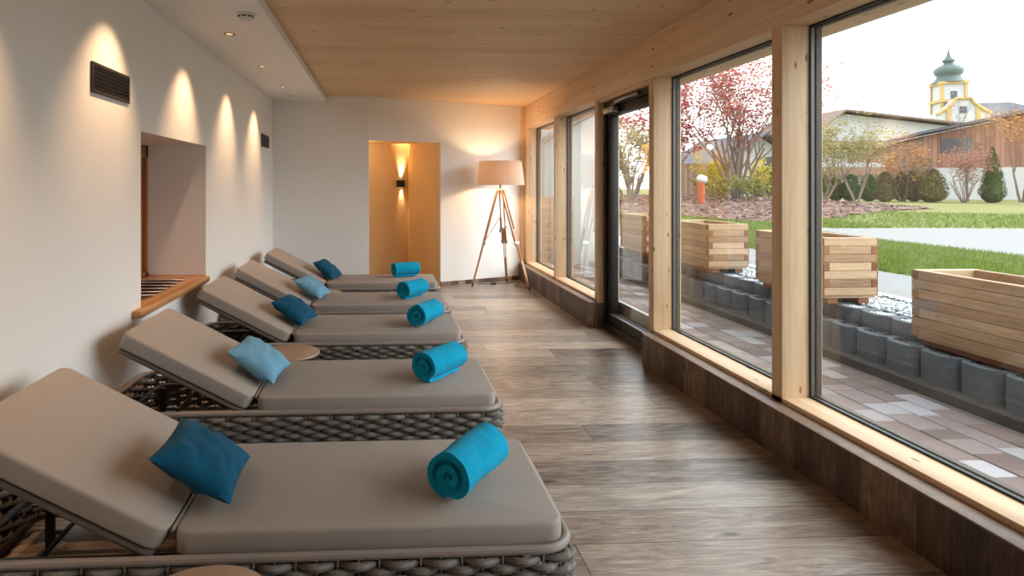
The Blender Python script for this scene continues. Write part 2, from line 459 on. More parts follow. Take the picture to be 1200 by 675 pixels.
# ------------------------------------------------------------------ camera
TH = math.atan(720 / 14500)
CAMZ = 1.45
cam_d = bpy.data.cameras.new('camera')
cam = bpy.data.objects.new('camera', cam_d)
COL.objects.link(cam)
cam.location = (0, 0, CAMZ)
cam.rotation_euler = (PI / 2, 0, -TH)
cam_d.sensor_width = 36.0
cam_d.lens = 21.6
cam_d.shift_x = (600 - 485) / 1200
cam_d.shift_y = -(337.5 - 218) / 1200
cam_d.clip_end = 600
cam_d.clip_start = 0.05
S.camera = cam

def bearing(px, d):
    """ground position at straight-ahead distance d in the direction that reads px across the photo"""
    a = (px - 485) / 720
    return (d * (a * math.cos(TH) + math.sin(TH)), d * (-a * math.sin(TH) + math.cos(TH)))
def height(py, d):
    return CAMZ - (py - 218) * d / 720

# ------------------------------------------------------------------ room shell
XL, XR = -1.505, 2.19
ZC, ZS = 2.68, 2.613
YB = -5.0
B = (-0.20, 8.46); Cc = (0.83, 8.89); D = (2.19, 9.49)
def struct(o): return tag(o, kind='structure')

m = MB(); m.box((XL - 0.62, YB - 0.2, -0.12), (2.40, 11.4, 0.0))
struct(m.build('floor', M['floor'], smooth=0))
m = MB(); m.box((-0.79, YB - 0.2, ZC), (2.42, 10.2, ZC + 0.2))
struct(m.build('ceiling', M['ceil'], smooth=0))
m = MB(); m.box((XL - 0.5, YB - 0.2, ZS), (-0.79, 8.75, ZC + 0.2), 0.004)
struct(m.build('ceiling_soffit', M['plaster'], smooth=0))

# left wall with the window recess
RY0, RY1, RZ0, RZ1 = 3.897, 5.298, 0.65, 1.79
m = MB()
for lo, hi in (((XL - 0.55, YB - 0.2, -0.1), (XL, RY0, ZS)), ((XL - 0.55, RY1, -0.1), (XL, 8.9, ZS)),
               ((XL - 0.55, RY0, -0.1), (XL, RY1, RZ0)), ((XL - 0.55, RY0, RZ1), (XL, RY1, ZS))):
    m.box(lo, hi)
struct(m.build('wall_left', M['plaster'], smooth=0))
# timber window closing the recess
w = MB()
w.box((-2.055, RY0, RZ0), (-1.985, RY0 + 0.09, RZ1 - 0.001), 0.004); w.box((-2.055, RY1 - 0.05, RZ0), (-1.985, RY1, RZ1 - 0.001), 0.004)
w.box((-2.055, RY0, RZ1 - 0.1), (-1.985, RY1, RZ1 - 0.001), 0.004); w.box((-2.055, RY0, RZ0), (-1.985, RY1, RZ0 + 0.08), 0.004)
wf = struct(w.build('window_5', M['oak_z']))
m = MB(); m.box((-2.04, RY0 + 0.05, RZ0 + 0.05), (-2.01, RY1 - 0.04, RZ1 - 0.02)); m.build('shutter_panel', M['oak_z'], wf)

# back walls
m = MB(); m.wall(B, (XL - 0.3, 8.455), -0.1, ZC, -0.1)
struct(m.build('wall_back_left', M['plaster'], smooth=0))
m = MB(); m.wall(D, Cc, -0.1, ZC + 0.05, -0.05)
d = (Vector(D) - Vector(Cc)).normalized()
nb = Vector((-d.y, d.x))
m.wall(Cc, B, 2.08, ZC + 0.05, -0.05)
struct(m.build('wall_back_right', M['plaster'], smooth=0))
# passage behind the opening
NC = (0.402, 10.07)
NL = (-0.85, 9.55)
M['plaster_niche'] = plaster('ochre_plaster', srgb(238, 208, 160))
m = MB()
m.wall((NC[0] + 0.0, NC[1]), (0.832, 8.90), -0.1, 2.9, 0.1)
m.wall((0.45, 10.09), NL, -0.1, 2.9, -0.12)
m.wall((-0.85, 9.6), (-0.85, 8.6), -0.1, 2.9, -0.1)
m.prism([(-0.95, 8.66), (-0.15, 8.62), (0.83, 9.02), (0.45, 10.25), (-0.95, 9.7)], 2.13, 2.25)
struct(m.build('wall_niche', M['plaster_niche'], smooth=0))
# rear wall behind the camera
m = MB(); m.box((XL - 0.5, YB - 0.2, -0.1), (2.4, YB, ZC + 0.1))
struct(m.build('wall_rear', M['plaster'], smooth=0))
m = MB(); m.box((XR, YB, -0.1), (2.40, 0.26, 2.40)); struct(m.build('wall_right_added', M['plaster'], smooth=0))  # unseen wall added in place of windows to darken the near cushion sides

# skirting boards
m = MB(); m.wall((2.10, 9.445), (0.83, 8.885), 0.0, 0.06, 0.016)
struct(m.build('baseboard_back_right', M['skirt'], smooth=0))
m = MB(); m.box((XL, YB, 0.0), (XL + 0.014, 8.45, 0.06))
struct(m.build('baseboard_left', M['plinth'], smooth=0))
m = MB(); m.box((XL + 0.014, 8.443, 0.0), (-0.2, 8.457, 0.06))
struct(m.build('baseboard_back_left', M['skirt'], smooth=0))

# plinth under the windows
for i, (y0, y1, nm) in enumerate(((0.26, 4.89, 'near'), (6.19, 9.46, 'far'))):
    m = MB(); m.box((2.10, y0, 0.0), (2.40, y1, 0.25), 0.003)
    p = struct(m.build('baseboard_right_' + nm, M['plinth'], smooth=0))
    m = MB(); m.box((2.094, y0, 0.25), (2.192, y1, 0.258), 0.002)
    m.build('ledge', M['skirt'], p)
# timber frame of the glazed side
m = MB(); m.box((XR, YB, 2.335), (2.44, 9.62, ZC + 0.02), 0.004)
struct(m.build('trim_1', M['spruce_y']))
POST = [(0.26, 0.35), (1.77, 1.86), (3.275, 3.365), (4.885, 4.975), (6.195, 6.275), (7.748, 7.805), (9.31, 9.5)]
k = 2
for y0, y1 in POST:
    z0 = 0.25
    m = MB(); m.box((XR, y0, z0), (2.42, y1, 2.34), 0.003)
    o = struct(m.build('trim_%d' % k, M['spruce_z'])); k += 1
m = MB(); m.box((2.135, 9.40, 0.0), (2.20, 9.56, ZC), 0.002)
struct(m.build('trim_%d' % k, M['spruce_z'])); k += 1
for y0, y1 in ((0.30, 4.93), (6.22, 9.40)):
    m = MB(); m.box((XR, y0, 0.25), (2.42, y1, 0.284), 0.003)
    struct(m.build('trim_%d' % k, M['spruce_y'])); k += 1
# lintel strip and threshold at the door
m = MB(); m.box((2.21, 4.975, 2.30), (2.42, 6.195, 2.336)); struct(m.build('trim_%d' % k, M['spruce_y'])); k += 1
m = MB(); m.box((2.225, 4.975, 0.0), (2.45, 6.195, 0.012), 0.003); struct(m.build('trim_%d' % k, M['plinth'])); k += 1

# windows
def frame_ring(m, x0, x1, y0, y1, z0, z1, t):
    m.box((x0, y0, z0), (x1, y0 + t, z1)); m.box((x0, y1 - t, z0), (x1, y1, z1))
    m.box((x0, y0 + t, z0), (x1, y1 - t, z0 + t)); m.box((x0, y0 + t, z1 - t), (x1, y1 - t, z1))
for i in range(len(POST) - 1):
    y0, y1 = POST[i][1], POST[i + 1][0]
    if i == 3: continue
    n = {2: 2, 1: 1, 4: 3, 5: 4}.get(i, 6)
    m = MB(); frame_ring(m, 2.345, 2.352, y0, y1, 0.284, 2.335, 0.010); frame_ring(m, 2.374, 2.405, y0, y1, 0.284, 2.335, 0.016)
    wn = struct(m.build('window_%d' % n, M['gasket'], smooth=0))
    m = MB(); frame_ring(m, 2.352, 2.374, y0, y1, 0.284, 2.335, 0.008); m.build('spacer_bar', M['spacer'], wn, smooth=0)
    m = MB(); m.box((2.356, y0 + 0.004, 0.288), (2.362, y1 - 0.004, 2.331)); m.build('pane', M['glass'], wn, smooth=0)

# terrace door
dy0, dy1 = 4.975, 6.195
m = MB(); frame_ring(m, 2.255, 2.36, dy0, dy1, 0.012, 2.30, 0.06)
dr = struct(m.build('door_1', M['black'], smooth=0))
m = MB()
m.box((2.275, dy0 + 0.062, 0.02), (2.35, dy0 + 0.155, 2.236), 0.003); m.box((2.275, dy1 - 0.155, 0.02), (2.35, dy1 - 0.062, 2.236), 0.003)
m.box((2.275, dy0 + 0.155, 0.02), (2.35, dy1 - 0.155, 0.175), 0.003); m.box((2.275, dy0 + 0.155, 2.15), (2.35, dy1 - 0.155, 2.236), 0.003)
lf = m.build('door_leaf', M['black'], dr)
m = MB(); m.box((2.318, dy0 + 0.15, 0.17), (2.324, dy1 - 0.15, 2.155)); m.build('pane', M['glass'], lf, smooth=0)
m = MB(); m.box((2.20, 5.80, 2.165), (2.262, 6.08, 2.225), 0.008); cl = m.build('door_closer', M['silver'], dr)
m = MB(); m.box((2.225, 5.30, 2.255), (2.256, 5.85, 2.283), 0.004); m.tube([(2.23, 5.94, 2.225), (2.235, 5.94, 2.24), (2.24, 5.62, 2.262)], 0.007, 8); m.build('slide_rail', M['silver'], cl)
m = MB(); m.box((2.262, dy0 + 0.17, 0.165), (2.276, dy1 - 0.17, 0.176)); m.build('glazing_bead', M['silver'], lf)

# ------------------------------------------------------------------ ceiling fittings and vents on the white side
spots_y = [-0.33, 0.95, 2.21, 3.48, 4.768, 6.047, 7.286]
names = {4: 'nearest', 5: 'middle', 6: 'farthest'}
for i, y in enumerate(spots_y):
    o = empty('recessed_spotlight', (-1.177, y, ZS))
    tag(o, {4: 'small dark recessed spotlight in the white soffit, nearest of the visible three',
            5: 'small dark recessed spotlight in the white soffit, middle of the visible three',
            6: 'small dark recessed spotlight in the white soffit, farthest of the three from the viewer'}.get(i, 'recessed spotlight in the white soffit nearer than the frame edge'), 'spotlight', 'spotlights in the white soffit')
    m = MB(); m.lathe([(0.028, -0.001), (0.040, -0.004), (0.044, -0.001), (0.044, 0.0), (0.028, 0.0)], n=24, close=True); m.build('ring', M['bronze'], o)
    m = MB(); m.lathe([(0.0275, -0.0015), (0.018, -0.001), (0.001, -0.001)], n=20); m.build('reflector', M['led'], o)
    ld = bpy.data.lights.new('spotlight_lamp', 'SPOT')
    ld.energy = 28; ld.color = (1.0, 0.61, 0.33); ld.spot_size = math.radians(72); ld.spot_blend = 1.0; ld.shadow_soft_size = 0.02
    lo = bpy.data.objects.new('spotlight_lamp', ld); COL.objects.link(lo); lo.parent = o
    lo.location = (0, 0, -0.012)
    dirv = Vector((-0.30, -0.10, -1.0))
    lo.rotation_euler = dirv.to_track_quat('-Z', 'Y').to_euler()
o = empty('smoke_detector', (-0.927, 4.196, ZS)); tag(o, 'round white smoke detector on the soffit with dark vent slots', 'smoke detector')
m = MB(); m.lathe([(0.06, 0.0), (0.062, -0.012), (0.05, -0.018), (0.05, -0.03), (0.04, -0.042), (0.03, -0.046), (0.0005, -0.047)], n=32); m.build('housing', M['plastic'], o)
for q in range(8):
    m = MB(); a = q * PI / 4
    m.box((-0.014, -0.0515, -0.029), (0.014, -0.047, -0.020), M=Matrix.Rotation(a, 4, 'Z')); m.build('vent_slot', M['void'], o)
m = MB(); m.lathe([(0.05, 0.0), (0.052, -0.004), (0.045, -0.007), (0.0005, -0.007)], n=32)
tag(m.build('ceiling_cover_disc', M['plastic']), 'flat white round cover disc on the soffit beyond the last spotlight', 'cover disc').location = (-1.19, 7.97, ZS)
def vent(y0, y1, z0, z1, label):
    o = empty('wall_vent', (XL, (y0 + y1) / 2, z0)); tag(o, label, 'vent', 'wall vents')
    hy, h = (y1 - y0) / 2, z1 - z0
    m = MB(); t = 0.018
    m.box((0, -hy, 0), (0.012, hy, t), 0.002); m.box((0, -hy, h - t), (0.012, hy, h), 0.002); m.box((0, -hy, t), (0.012, -hy + t, h - t), 0.002); m.box((0, hy - t, t), (0.012, hy, h - t), 0.002)
    m.build('frame', M['grille'], o)
    m = MB(); m.box((0.0005, -hy + t, t), (0.002, hy - t, h - t)); m.build('backing', M['void'], o)
    n = 6
    for i in range(n):
        zc = t + (h - 2 * t) * (i + 0.5) / n
        m = MB(); m.box((-0.0015, -hy + t, -0.006), (0.0015, hy - t, 0.006), M=Matrix.Translation((0.0065, 0, zc)) @ Matrix.Rotation(0.6, 4, 'Y')); m.build('slat', M['grille'], o)
vent(3.238, 3.705, 1.935, 2.095, 'black slatted wall vent on the left wall nearest the viewer')
vent(7.66, 8.13, 1.94, 2.10, 'black slatted wall vent on the left wall by the far corner')

# oak sill board and magazines
o = MB().box((-2.0, RY0 + 0.002, 0.655), (-1.505, RY1 - 0.002, 0.70), 0.002).box((-1.5045, 3.754, 0.655), (-1.45, 5.221, 0.70), 0.004).build('window_sill_board', M['oak'])
tag(o, 'oak sill board of the wall recess with magazines fanned on it', 'sill')
covers = ['cover_red', 'cover_grey', 'cover_dark', 'cover_grey', 'cover_dark', 'cover_dark']
names = ['nearest the viewer with an orange cover', 'second from the viewer with a grey cover', 'third from the viewer with a dark cover',
         'fourth from the viewer with a grey cover', 'second farthest from the viewer with a dark cover', 'farthest from the viewer with a dark cover']
for i in range(6):
    y = 4.10 + i * 0.135
    o = empty('magazine', (-1.70 - 0.004 * i, y + 0.09, 0.7005), random.uniform(-0.05, 0.05))
    tag(o, 'magazine fanned on the oak sill board, ' + names[i], 'magazine', 'magazines on the sill')
    R = Matrix.Rotation(-0.16, 4, 'X') @ Matrix.Translation((0, 0, 0.020))
    m = MB(); m.box((-0.15, -0.10, -0.0015), (0.135, 0.11, 0.0035), M=R); m.build('pages', M['paper'], o)
    m = MB(); m.box((-0.151, -0.020, 0.0037), (0.075, 0.111, 0.0050), M=R); m.build('cover', M[covers[i]], o)

# ------------------------------------------------------------------ sun loungers
def rrect(x0, x1, y0, y1, r, step):
    """points round a rounded rectangle at about equal spacing, with outward normals"""
    segs = []
    def line(a, b, nrm): segs.append(('l', Vector(a), Vector(b), Vector(nrm)))
    def arc(c, a0): segs.append(('a', Vector(c), a0))
    line((x0 + r, y0), (x1 - r, y0), (0, -1)); arc((x1 - r, y0 + r), -PI / 2)
    line((x1, y0 + r), (x1, y1 - r), (1, 0)); arc((x1 - r, y1 - r), 0)
    line((x1 - r, y1), (x0 + r, y1), (0, 1)); arc((x0 + r, y1 - r), PI / 2)
    line((x0, y1 - r), (x0, y0 + r), (-1, 0)); arc((x0 + r, y0 + r), PI)
    lens = [(s[2] - s[1]).length if s[0] == 'l' else r * PI / 2 for s in segs]
    tot = sum(lens); n = int(round(tot / step)); n += n % 8 and (8 - n % 8)
    out = []
    for i in range(n):
        t = tot * i / n
        for s, l in zip(segs, lens):
            if t <= l:
                if s[0] == 'l':
                    out.append((s[1].lerp(s[2], t / l), s[3]))
                else:
                    a = s[2] + t / r
                    nn = Vector((math.cos(a), math.sin(a))); out.append((s[1] + nn * r, nn))
                break
            t -= l
    return out
ZR = 0.286
LH = -2.115
def cushion(lo, hi, M_=None, crown=0.006, seed=0):
    b = bmesh.new()
    bmesh.ops.create_cube(b, size=1.0)
    c = [(lo[i] + hi[i]) / 2 for i in range(3)]; s = [hi[i] - lo[i] for i in range(3)]
    for v in b.verts:
        v.co = Vector((v.co.x * s[0] + c[0], v.co.y * s[1] + c[1], v.co.z * s[2] + c[2]))
    ve = [e for e in b.edges if abs(e.verts[0].co.z - e.verts[1].co.z) > s[2] * 0.5]
    bmesh.ops.bevel(b, geom=ve, offset=0.05, segments=6, profile=0.5, affect='EDGES')
    he = [e for e in b.edges if abs(e.verts[0].co.z - e.verts[1].co.z) < 1e-6 and (len(e.link_faces) == 2 and abs(e.link_faces[0].normal.z - e.link_faces[1].normal.z) > 0.5)]
    bmesh.ops.bevel(b, geom=he, offset=0.014, segments=4, profile=0.5, affect='EDGES')
    m = MB(); m.merge(b, M_); return m
def make_lounger():
    root = empty('sun_lounger')
    pts = rrect(LH, -0.014, 0.0, 0.74, 0.10, 0.033)
    m = MB(); m.tube([(p.x, p.y, ZR) for p, n in pts], 0.0145, 10, closed=True)
    fr = m.build('top_rail', M['tube'], root)
    # upright stakes of the basket and its bottom hoop
    rods = pts[::2]
    m = MB()
    for p, n in rods: m.tube([(p.x, p.y, 0.05), (p.x, p.y, ZR)], 0.0042, 5)
    m.tube([(p.x, p.y, 0.05) for p, n in pts], 0.011, 8, closed=True)
    m.build('basket_stakes', M['tube'], root)
    fine = rrect(LH, -0.014, 0.0, 0.74, 0.10, 0.0165 / 2 * 2)
    per = len(fine); nr = len(rods)
    nr2 = nr - nr % 2
    m = MB()
    for r_ in range(9):
        z = 0.254 - r_ * 0.0215
        path = []
        for i, (p, n) in enumerate(fine):
            ph = PI * nr2 * i / per + (PI if r_ % 2 else 0)
            off = 0.019 * math.cos(ph)
            path.append((p.x + n.x * off, p.y + n.y * off, z + 0.004 * math.cos(ph)))
        m.tube(path, 0.0135, 8, closed=True, r2=0.0158)
    m.build('woven_band', M['rope'], root)
    # bed frame inside the basket
    m = MB(); m.tube([(p.x, p.y, 0.236) for p, n in rrect(-2.0, -0.10, 0.10, 0.64, 0.10, 0.04)], 0.013, 8, closed=True)
    for x in (-1.28, -0.7): m.tube([(x, 0.012, 0.25), (x, 0.728, 0.25)], 0.011, 8)
    m.build('bed_frame', M['darktube'], root)
    for x in (-1.96, -0.16):
        for y in (0.15, 0.59):
            m = MB(); m.tube([(x, y, 0.0), (x, y, 0.236)], 0.019, 10); m.build('leg', M['darktube'], root)
    m = MB(); m.box((-1.29, 0.03, 0.255), (-0.03, 0.71, 0.274), 0.006); m.build('seat_panel', M['panel'], root)
    m = cushion((-1.29, 0.028, 0.275), (-0.035, 0.706, 0.357)); m.build('seat_cushion', M['pad'], root)
    hinge = Vector((-1.303, 0, 0.357)); ang = math.radians(27.6)
    # local backrest axes: +x' runs up the backrest
    R = Matrix.Translation(hinge) @ Matrix.Rotation(ang, 4, 'Y')
    m = cushion((-0.745, 0.028, -0.080), (0.0, 0.706, 0.0), R); m.build('back_cushion', M['pad'], root)
    m = MB(); m.box((-0.725, 0.034, -0.112), (-0.01, 0.70, -0.084), 0.013, 3, M=R); m.build('back_panel', M['panel'], root)
    m = MB(); m.tube([(-1.297, 0.05, 0.352), (-1.297, 0.70, 0.352)], 0.006, 8); m.build('hinge_rod', M['tube'], root)
    for y in (0.22, 0.52):
        m = MB(); m.tube([R @ Vector((-0.30, y, -0.112)), (-1.93, y, 0.235)] if False else [R @ Vector((-0.28, y, -0.110)), (-1.90, y - 0.02, 0.06)], 0.008, 8); m.build('strut', M['darktube'], root)
    m = MB(); m.tube([(-1.90, 0.12, 0.06), (-1.90, 0.62, 0.06)], 0.009, 8); m.tube([(-1.96, 0.15, 0.06), (-1.90, 0.15, 0.06)], 0.008, 8); m.tube([(-1.96, 0.59, 0.06), (-1.90, 0.59, 0.06)], 0.008, 8)
    m.build('ratchet_bar', M['darktube'], root)
    return root
LY = [1.945, 3.183, 4.548, 5.647, 6.935]
LX = [0.625, 0.632, 0.622, 0.627, 0.650]
ORD = ['nearest the viewer', 'second from the viewer', 'third from the viewer, midway along the row', 'second from the back wall', 'last in the row by the back wall']
proto = make_lounger()
LBL = ['taupe cushioned wicker sun lounger nearest the viewer with dark blue pillow', 'taupe cushioned wicker sun lounger second from the viewer with light blue pillow',
       'taupe cushioned wicker sun lounger third from the viewer with dark blue pillow', 'taupe cushioned wicker sun lounger fourth from the viewer with light blue pillow',
       'taupe cushioned wicker sun lounger farthest from the viewer before the back wall']
for i in range(5):
    o = proto if i == 0 else copy_tree(proto)
    o.location = (LX[i], LY[i], 0)
    tag(o, LBL[i], 'sun lounger', 'sun loungers in a row along the left wall')

# pillows
def make_pillow(a, b, t, seed, seam_in=0.07):
    n = 28; m = MB(); vs, fs = [], []
    def P(u, v, s):
        x = a * u * (1 - seam_in * (1 - v * v)); y = b * v * (1 - seam_in * (1 - u * u))
        e = max(0.0, (1 - abs(u) ** 2.6) * (1 - abs(v) ** 2.6))
        h = t * (e ** 0.5)
        w = noise.noise(Vector((u * 2.3 + seed, v * 2.3, s * 3.1))) * 0.014 + noise.noise(Vector((u * 5 + v * 3 + seed, v * 2.5, s * 5.1))) * 0.007
        return (x, y, s * h + w * min(1, e * 3))
    for s in (1, -1):
        for i in range(n + 1):
            for j in range(n + 1):
                vs.append(P(-1 + 2 * i / n, -1 + 2 * j / n, s))
    N = (n + 1) ** 2
    for s in (0, 1):
        for i in range(n):
            for j in range(n):
                q = [s * N + i * (n + 1) + j, s * N + (i + 1) * (n + 1) + j, s * N + (i + 1) * (n + 1) + j + 1, s * N + i * (n + 1) + j + 1]
                fs.append(q if s == 0 else q[::-1])
    m._add(vs, fs)
    bmesh.ops.remove_doubles(m.bm, verts=m.bm.verts[:], dist=0.0004)
    return m
# x, offset across lounger, tilt, yaw, colour
PIL = [(-0.645, 0.30, 31, 0.03, 'petrol'), (-0.70, 0.345, 33, -0.10, 'skyblue'), (-0.70, 0.37, 33, -0.22, 'petrol'), (-0.685, 0.37, 33, -0.2, 'skyblue'), (-0.655, 0.36, 38, -0.25, 'petrol')]
PLBL = ['dark petrol blue scatter pillow on the nearest lounger', 'light blue scatter pillow on the second lounger from the viewer', 'dark petrol blue scatter pillow on the middle lounger',
        'pale blue scatter pillow on the fourth lounger from the viewer', 'dark petrol blue scatter pillow on the farthest lounger']
for i, (x, off, tilt, yaw, c) in enumerate(PIL):
    m = make_pillow(0.155, 0.18, 0.062, i * 7.7 + 2)
    o = m.build('scatter_pillow', M[c], smooth=60)
    o.location = (x, LY[i] + off, 0.357 + 0.115)
    o.rotation_euler = (0, math.radians(tilt), yaw)
    tag(o, PLBL[i], 'pillow', 'scatter pillows on the loungers')

# rolled towels
def make_towel(r=0.096, L=0.37, turns=3.4, seed=0):
    m = MB(); n = 110; th0 = r / (turns + 0.35)
    prof = []
    for i in range(n + 1):
        t = i / n
        a = t * turns * 2 * PI
        rc = r - th0 * 0.5 - (1 - t) * (r - th0 * 0.9)
        prof.append((a, max(rc, 0.004), th0 * 0.46))
    segs = 30
    vs, fs = [], []
    for s in range(segs + 1):
        u = s / segs
        for i, (a, rc, ht) in enumerate(prof):
            shift = 0.010 * math.sin(a * 0.5 + seed) * (1 if s in (0, segs) else 0)
            y0 = (u - 0.5) * L + shift * (1 if s == 0 else -1)
            tap = 0.975 if s in (0, segs) else 1.0
            sag = 1.0
            wob = 1 + 0.10 * noise.noise(Vector((math.cos(a) * 1.2 + seed, math.sin(a) * 1.2, u * 2.5))) + 0.035 * noise.noise(Vector((math.cos(a) * 4 + seed, math.sin(a) * 4, u * 8.0)))
            for rr in ((rc - ht * tap) * wob, (rc + ht * tap) * wob):
                rr = max(rr, 0.0015)
                x, z = rr * math.cos(a + seed), rr * math.sin(a + seed)
                z = z * (0.97 if z > 0 else 0.93)
                vs.append((x, y0, z))
    W = 2 * (n + 1)
    for s in range(segs):
        for i in range(n):
            for q in (0, 1):
                A = s * W + i * 2 + q; Bq = s * W + (i + 1) * 2 + q
                fs.append((A, Bq, Bq + W, A + W))
        for i in (0, n):
            A = s * W + i * 2; fs.append((A, A + 1, A + 1 + W, A + W))
    for s in (0, segs):
        for i in range(n):
            A = s * W + i * 2; fs.append((A, A + 1, A + 3, A + 2))
    m._add(vs, fs)
    return m
TOW = [((0.233, 2.113), (0.401, 2.350)), ((0.238, 3.405), (0.418, 3.615)), ((0.254, 4.720), (0.421, 5.00)), ((0.205, 5.91), (0.378, 6.12)), ((0.145, 7.36), (0.393, 7.47))]
TLBL = ['rolled turquoise towel on the foot end of the nearest lounger', 'rolled turquoise towel on the foot end of the second lounger from the viewer', 'rolled turquoise towel on the foot end of the middle lounger',
        'rolled turquoise towel on the foot end of the fourth lounger from the viewer', 'rolled turquoise towel on the foot end of the farthest lounger']
for i, (p, q) in enumerate(TOW):
    dv = Vector((q[0] - p[0], q[1] - p[1])); yaw = math.atan2(dv.y, dv.x) - PI / 2
    o = make_towel(seed=-PI / 2 - 3.4 * 2 * PI + [-0.25, 0.35, -0.3, 0.1, 0.4][i], L=0.305).build('rolled_towel', M['teal'], smooth=50)
    o.location = ((p[0] + q[0]) / 2, (p[1] + q[1]) / 2, 0.357 + 0.091)
    o.rotation_euler = (0, 0, yaw)
    tag(o, TLBL[i], 'towel', 'rolled towels on the loungers')

# round side tables
TBL = [(-0.50, 1.685, 'round taupe side table in front of the nearest lounger at the lower picture edge'), (-0.645, 4.285, 'round taupe side table between the second and third loungers'), (-0.655, 6.665, 'round taupe side table between the fourth and farthest loungers')]
def make_table():
    root = empty('side_table')
    m = MB(); m.lathe([(0.0005, 0.288), (0.195, 0.288), (0.203, 0.291), (0.206, 0.297), (0.203, 0.303), (0.198, 0.305), (0.0005, 0.305)], n=56); m.build('tabletop', M['tabletop'], root)
    m = MB(); m.tube([(0, 0, 0.012), (0, 0, 0.288)], 0.02, 16); m.build('pedestal', M['tube'], root)
    m = MB(); m.lathe([(0.0005, 0.0), (0.15, 0.0), (0.15, 0.008), (0.14, 0.012), (0.0005, 0.012)], n=40); m.build('base', M['tube'], root)
    return root
tp = make_table()
for i, (x, y, l) in enumerate(TBL):
    o = tp if i == 0 else copy_tree(tp)
    o.location = (x, y, 0); tag(o, l, 'side table', 'round side tables between the loungers')

# ------------------------------------------------------------------ tripod floor lamp
lamp = empty('tripod_floor_lamp', (1.675, 8.74, 0)); tag(lamp, 'wooden tripod floor lamp with beige drum shade in the back right corner', 'floor lamp')
lx, ly = 1.675, 8.74
m = MB()
m.lathe([(0.345, 1.465), (0.300, 1.805), (0.297, 1.805), (0.342, 1.465)], n=64, close=True)
sh = m.build('lamp_shade', M['shade'], lamp)
m = MB()
for a in range(3):
    w_ = a * 2 * PI / 3; m.tube([(0.0, 0, 1.74), (0.302 * math.cos(w_), 0.302 * math.sin(w_), 1.74)], 0.003, 6)
m.tube([(0.0, 0, 1.55), (0, 0, 1.74)], 0.004, 6)
m.build('shade_spider', M['chrome'], sh)
m = MB(); m.lathe([(0.0005, 1.53), (0.018, 1.535), (0.03, 1.56), (0.034, 1.59), (0.028, 1.62), (0.014, 1.64), (0.0005, 1.643)], n=20); m.build('bulb', emit_mat('warm_bulb', (1, 0.66, 0.36), 8.0), lamp)
m = MB(); m.lathe([(0.02, 1.36), (0.045, 1.37), (0.05, 1.385), (0.045, 1.40), (0.018, 1.41), (0.014, 1.45), (0.018, 1.46), (0.018, 1.53), (0.0005, 1.53)], n=20); m.build('hub', M['chrome'], lamp)
m = MB(); m.tube([(0, 0, 0.80), (0, 0, 1.37)], 0.010, 10); m.lathe([(0.004, 0.78), (0.02, 0.79), (0.02, 0.83), (0.004, 0.84)], n=12); m.build('centre_rod', M['chrome'], lamp)
feet = [(1.263 - lx, 8.721 - ly), (2.006 - lx, 8.33 - ly), (1.849 - lx, 9.12 - ly)]
for fx, fy in feet:
    r_ = math.hypot(fx, fy); a = math.atan2(fy, fx)
    ex = Vector((math.cos(a), math.sin(a), 0)); ey = Vector((-math.sin(a), math.cos(a), 0))
    top = ex * 0.045 + Vector((0, 0, 1.375)); bot = ex * r_ + Vector((0, 0, 0.0))
    ax = (bot - top)
    L = ax.length; ax.normalize(); nz = ax.cross(ey).normalized()
    Rm = Matrix(((ey.x, nz.x, ax.x, top.x), (ey.y, nz.y, ax.y, top.y), (ey.z, nz.z, ax.z, top.z), (0, 0, 0, 1)))
    m = MB()
    for s in (-1, 1):
        m.box((s * 0.028 - 0.009, -0.012, -0.01), (s * 0.028 + 0.009, 0.012, 0.80), 0.002, M=Rm)
    lg = m.build('leg', M['lampwood'], lamp)
    m = MB(); m.box((-0.019, -0.011, 0.56), (0.019, 0.011, 0.74), 0.002, M=Rm); m.box((-0.018, -0.011, 0.74), (-0.008, 0.011, 1.02), 0.001, M=Rm); m.box((0.008, -0.011, 0.74), (0.018, 0.011, 1.02), 0.001, M=Rm); m.box((-0.018, -0.011, 1.02), (0.018, 0.011, L - 0.07), 0.003, M=Rm)
    m.build('lower_leg', M['lampwood'], lg)
    m = MB(); m.box((-0.042, -0.015, 0.745), (0.042, 0.015, 0.785), 0.003, M=Rm); m.tube([Rm @ Vector((-0.055, 0, 0.765)), Rm @ Vector((0.055, 0, 0.765))], 0.006, 8)
    m.build('clamp', M['chrome'], lg)
    m = MB(); m.tube([Rm @ Vector((0, 0, L - 0.075)), Rm @ Vector((0, 0, L - 0.03)), bot + Vector((0, 0, 0.002))], [0.014, 0.012, 0.004], 10); m.build('foot_tip', M['darktube'], lg)
    jp = Rm @ Vector((0, 0, 0.765))
    m = MB(); m.tube([(0, 0, 0.81 + 0.2), (0, 0, 0.81 + 0.2)][:1] + [jp], 0.005, 6); m.build('brace_rod', M['chrome'], lamp)
pl = bpy.data.lights.new('lamp_light', 'POINT'); pl.energy = 24; pl.color = (1, 0.66, 0.38); pl.shadow_soft_size = 0.05
po = bpy.data.objects.new('lamp_light', pl); COL.objects.link(po); po.parent = lamp; po.location = (0, 0, 1.60)
for n_ in ('bulb',):
    for o in kids(lamp):
        if o.name.startswith('bulb'): pass
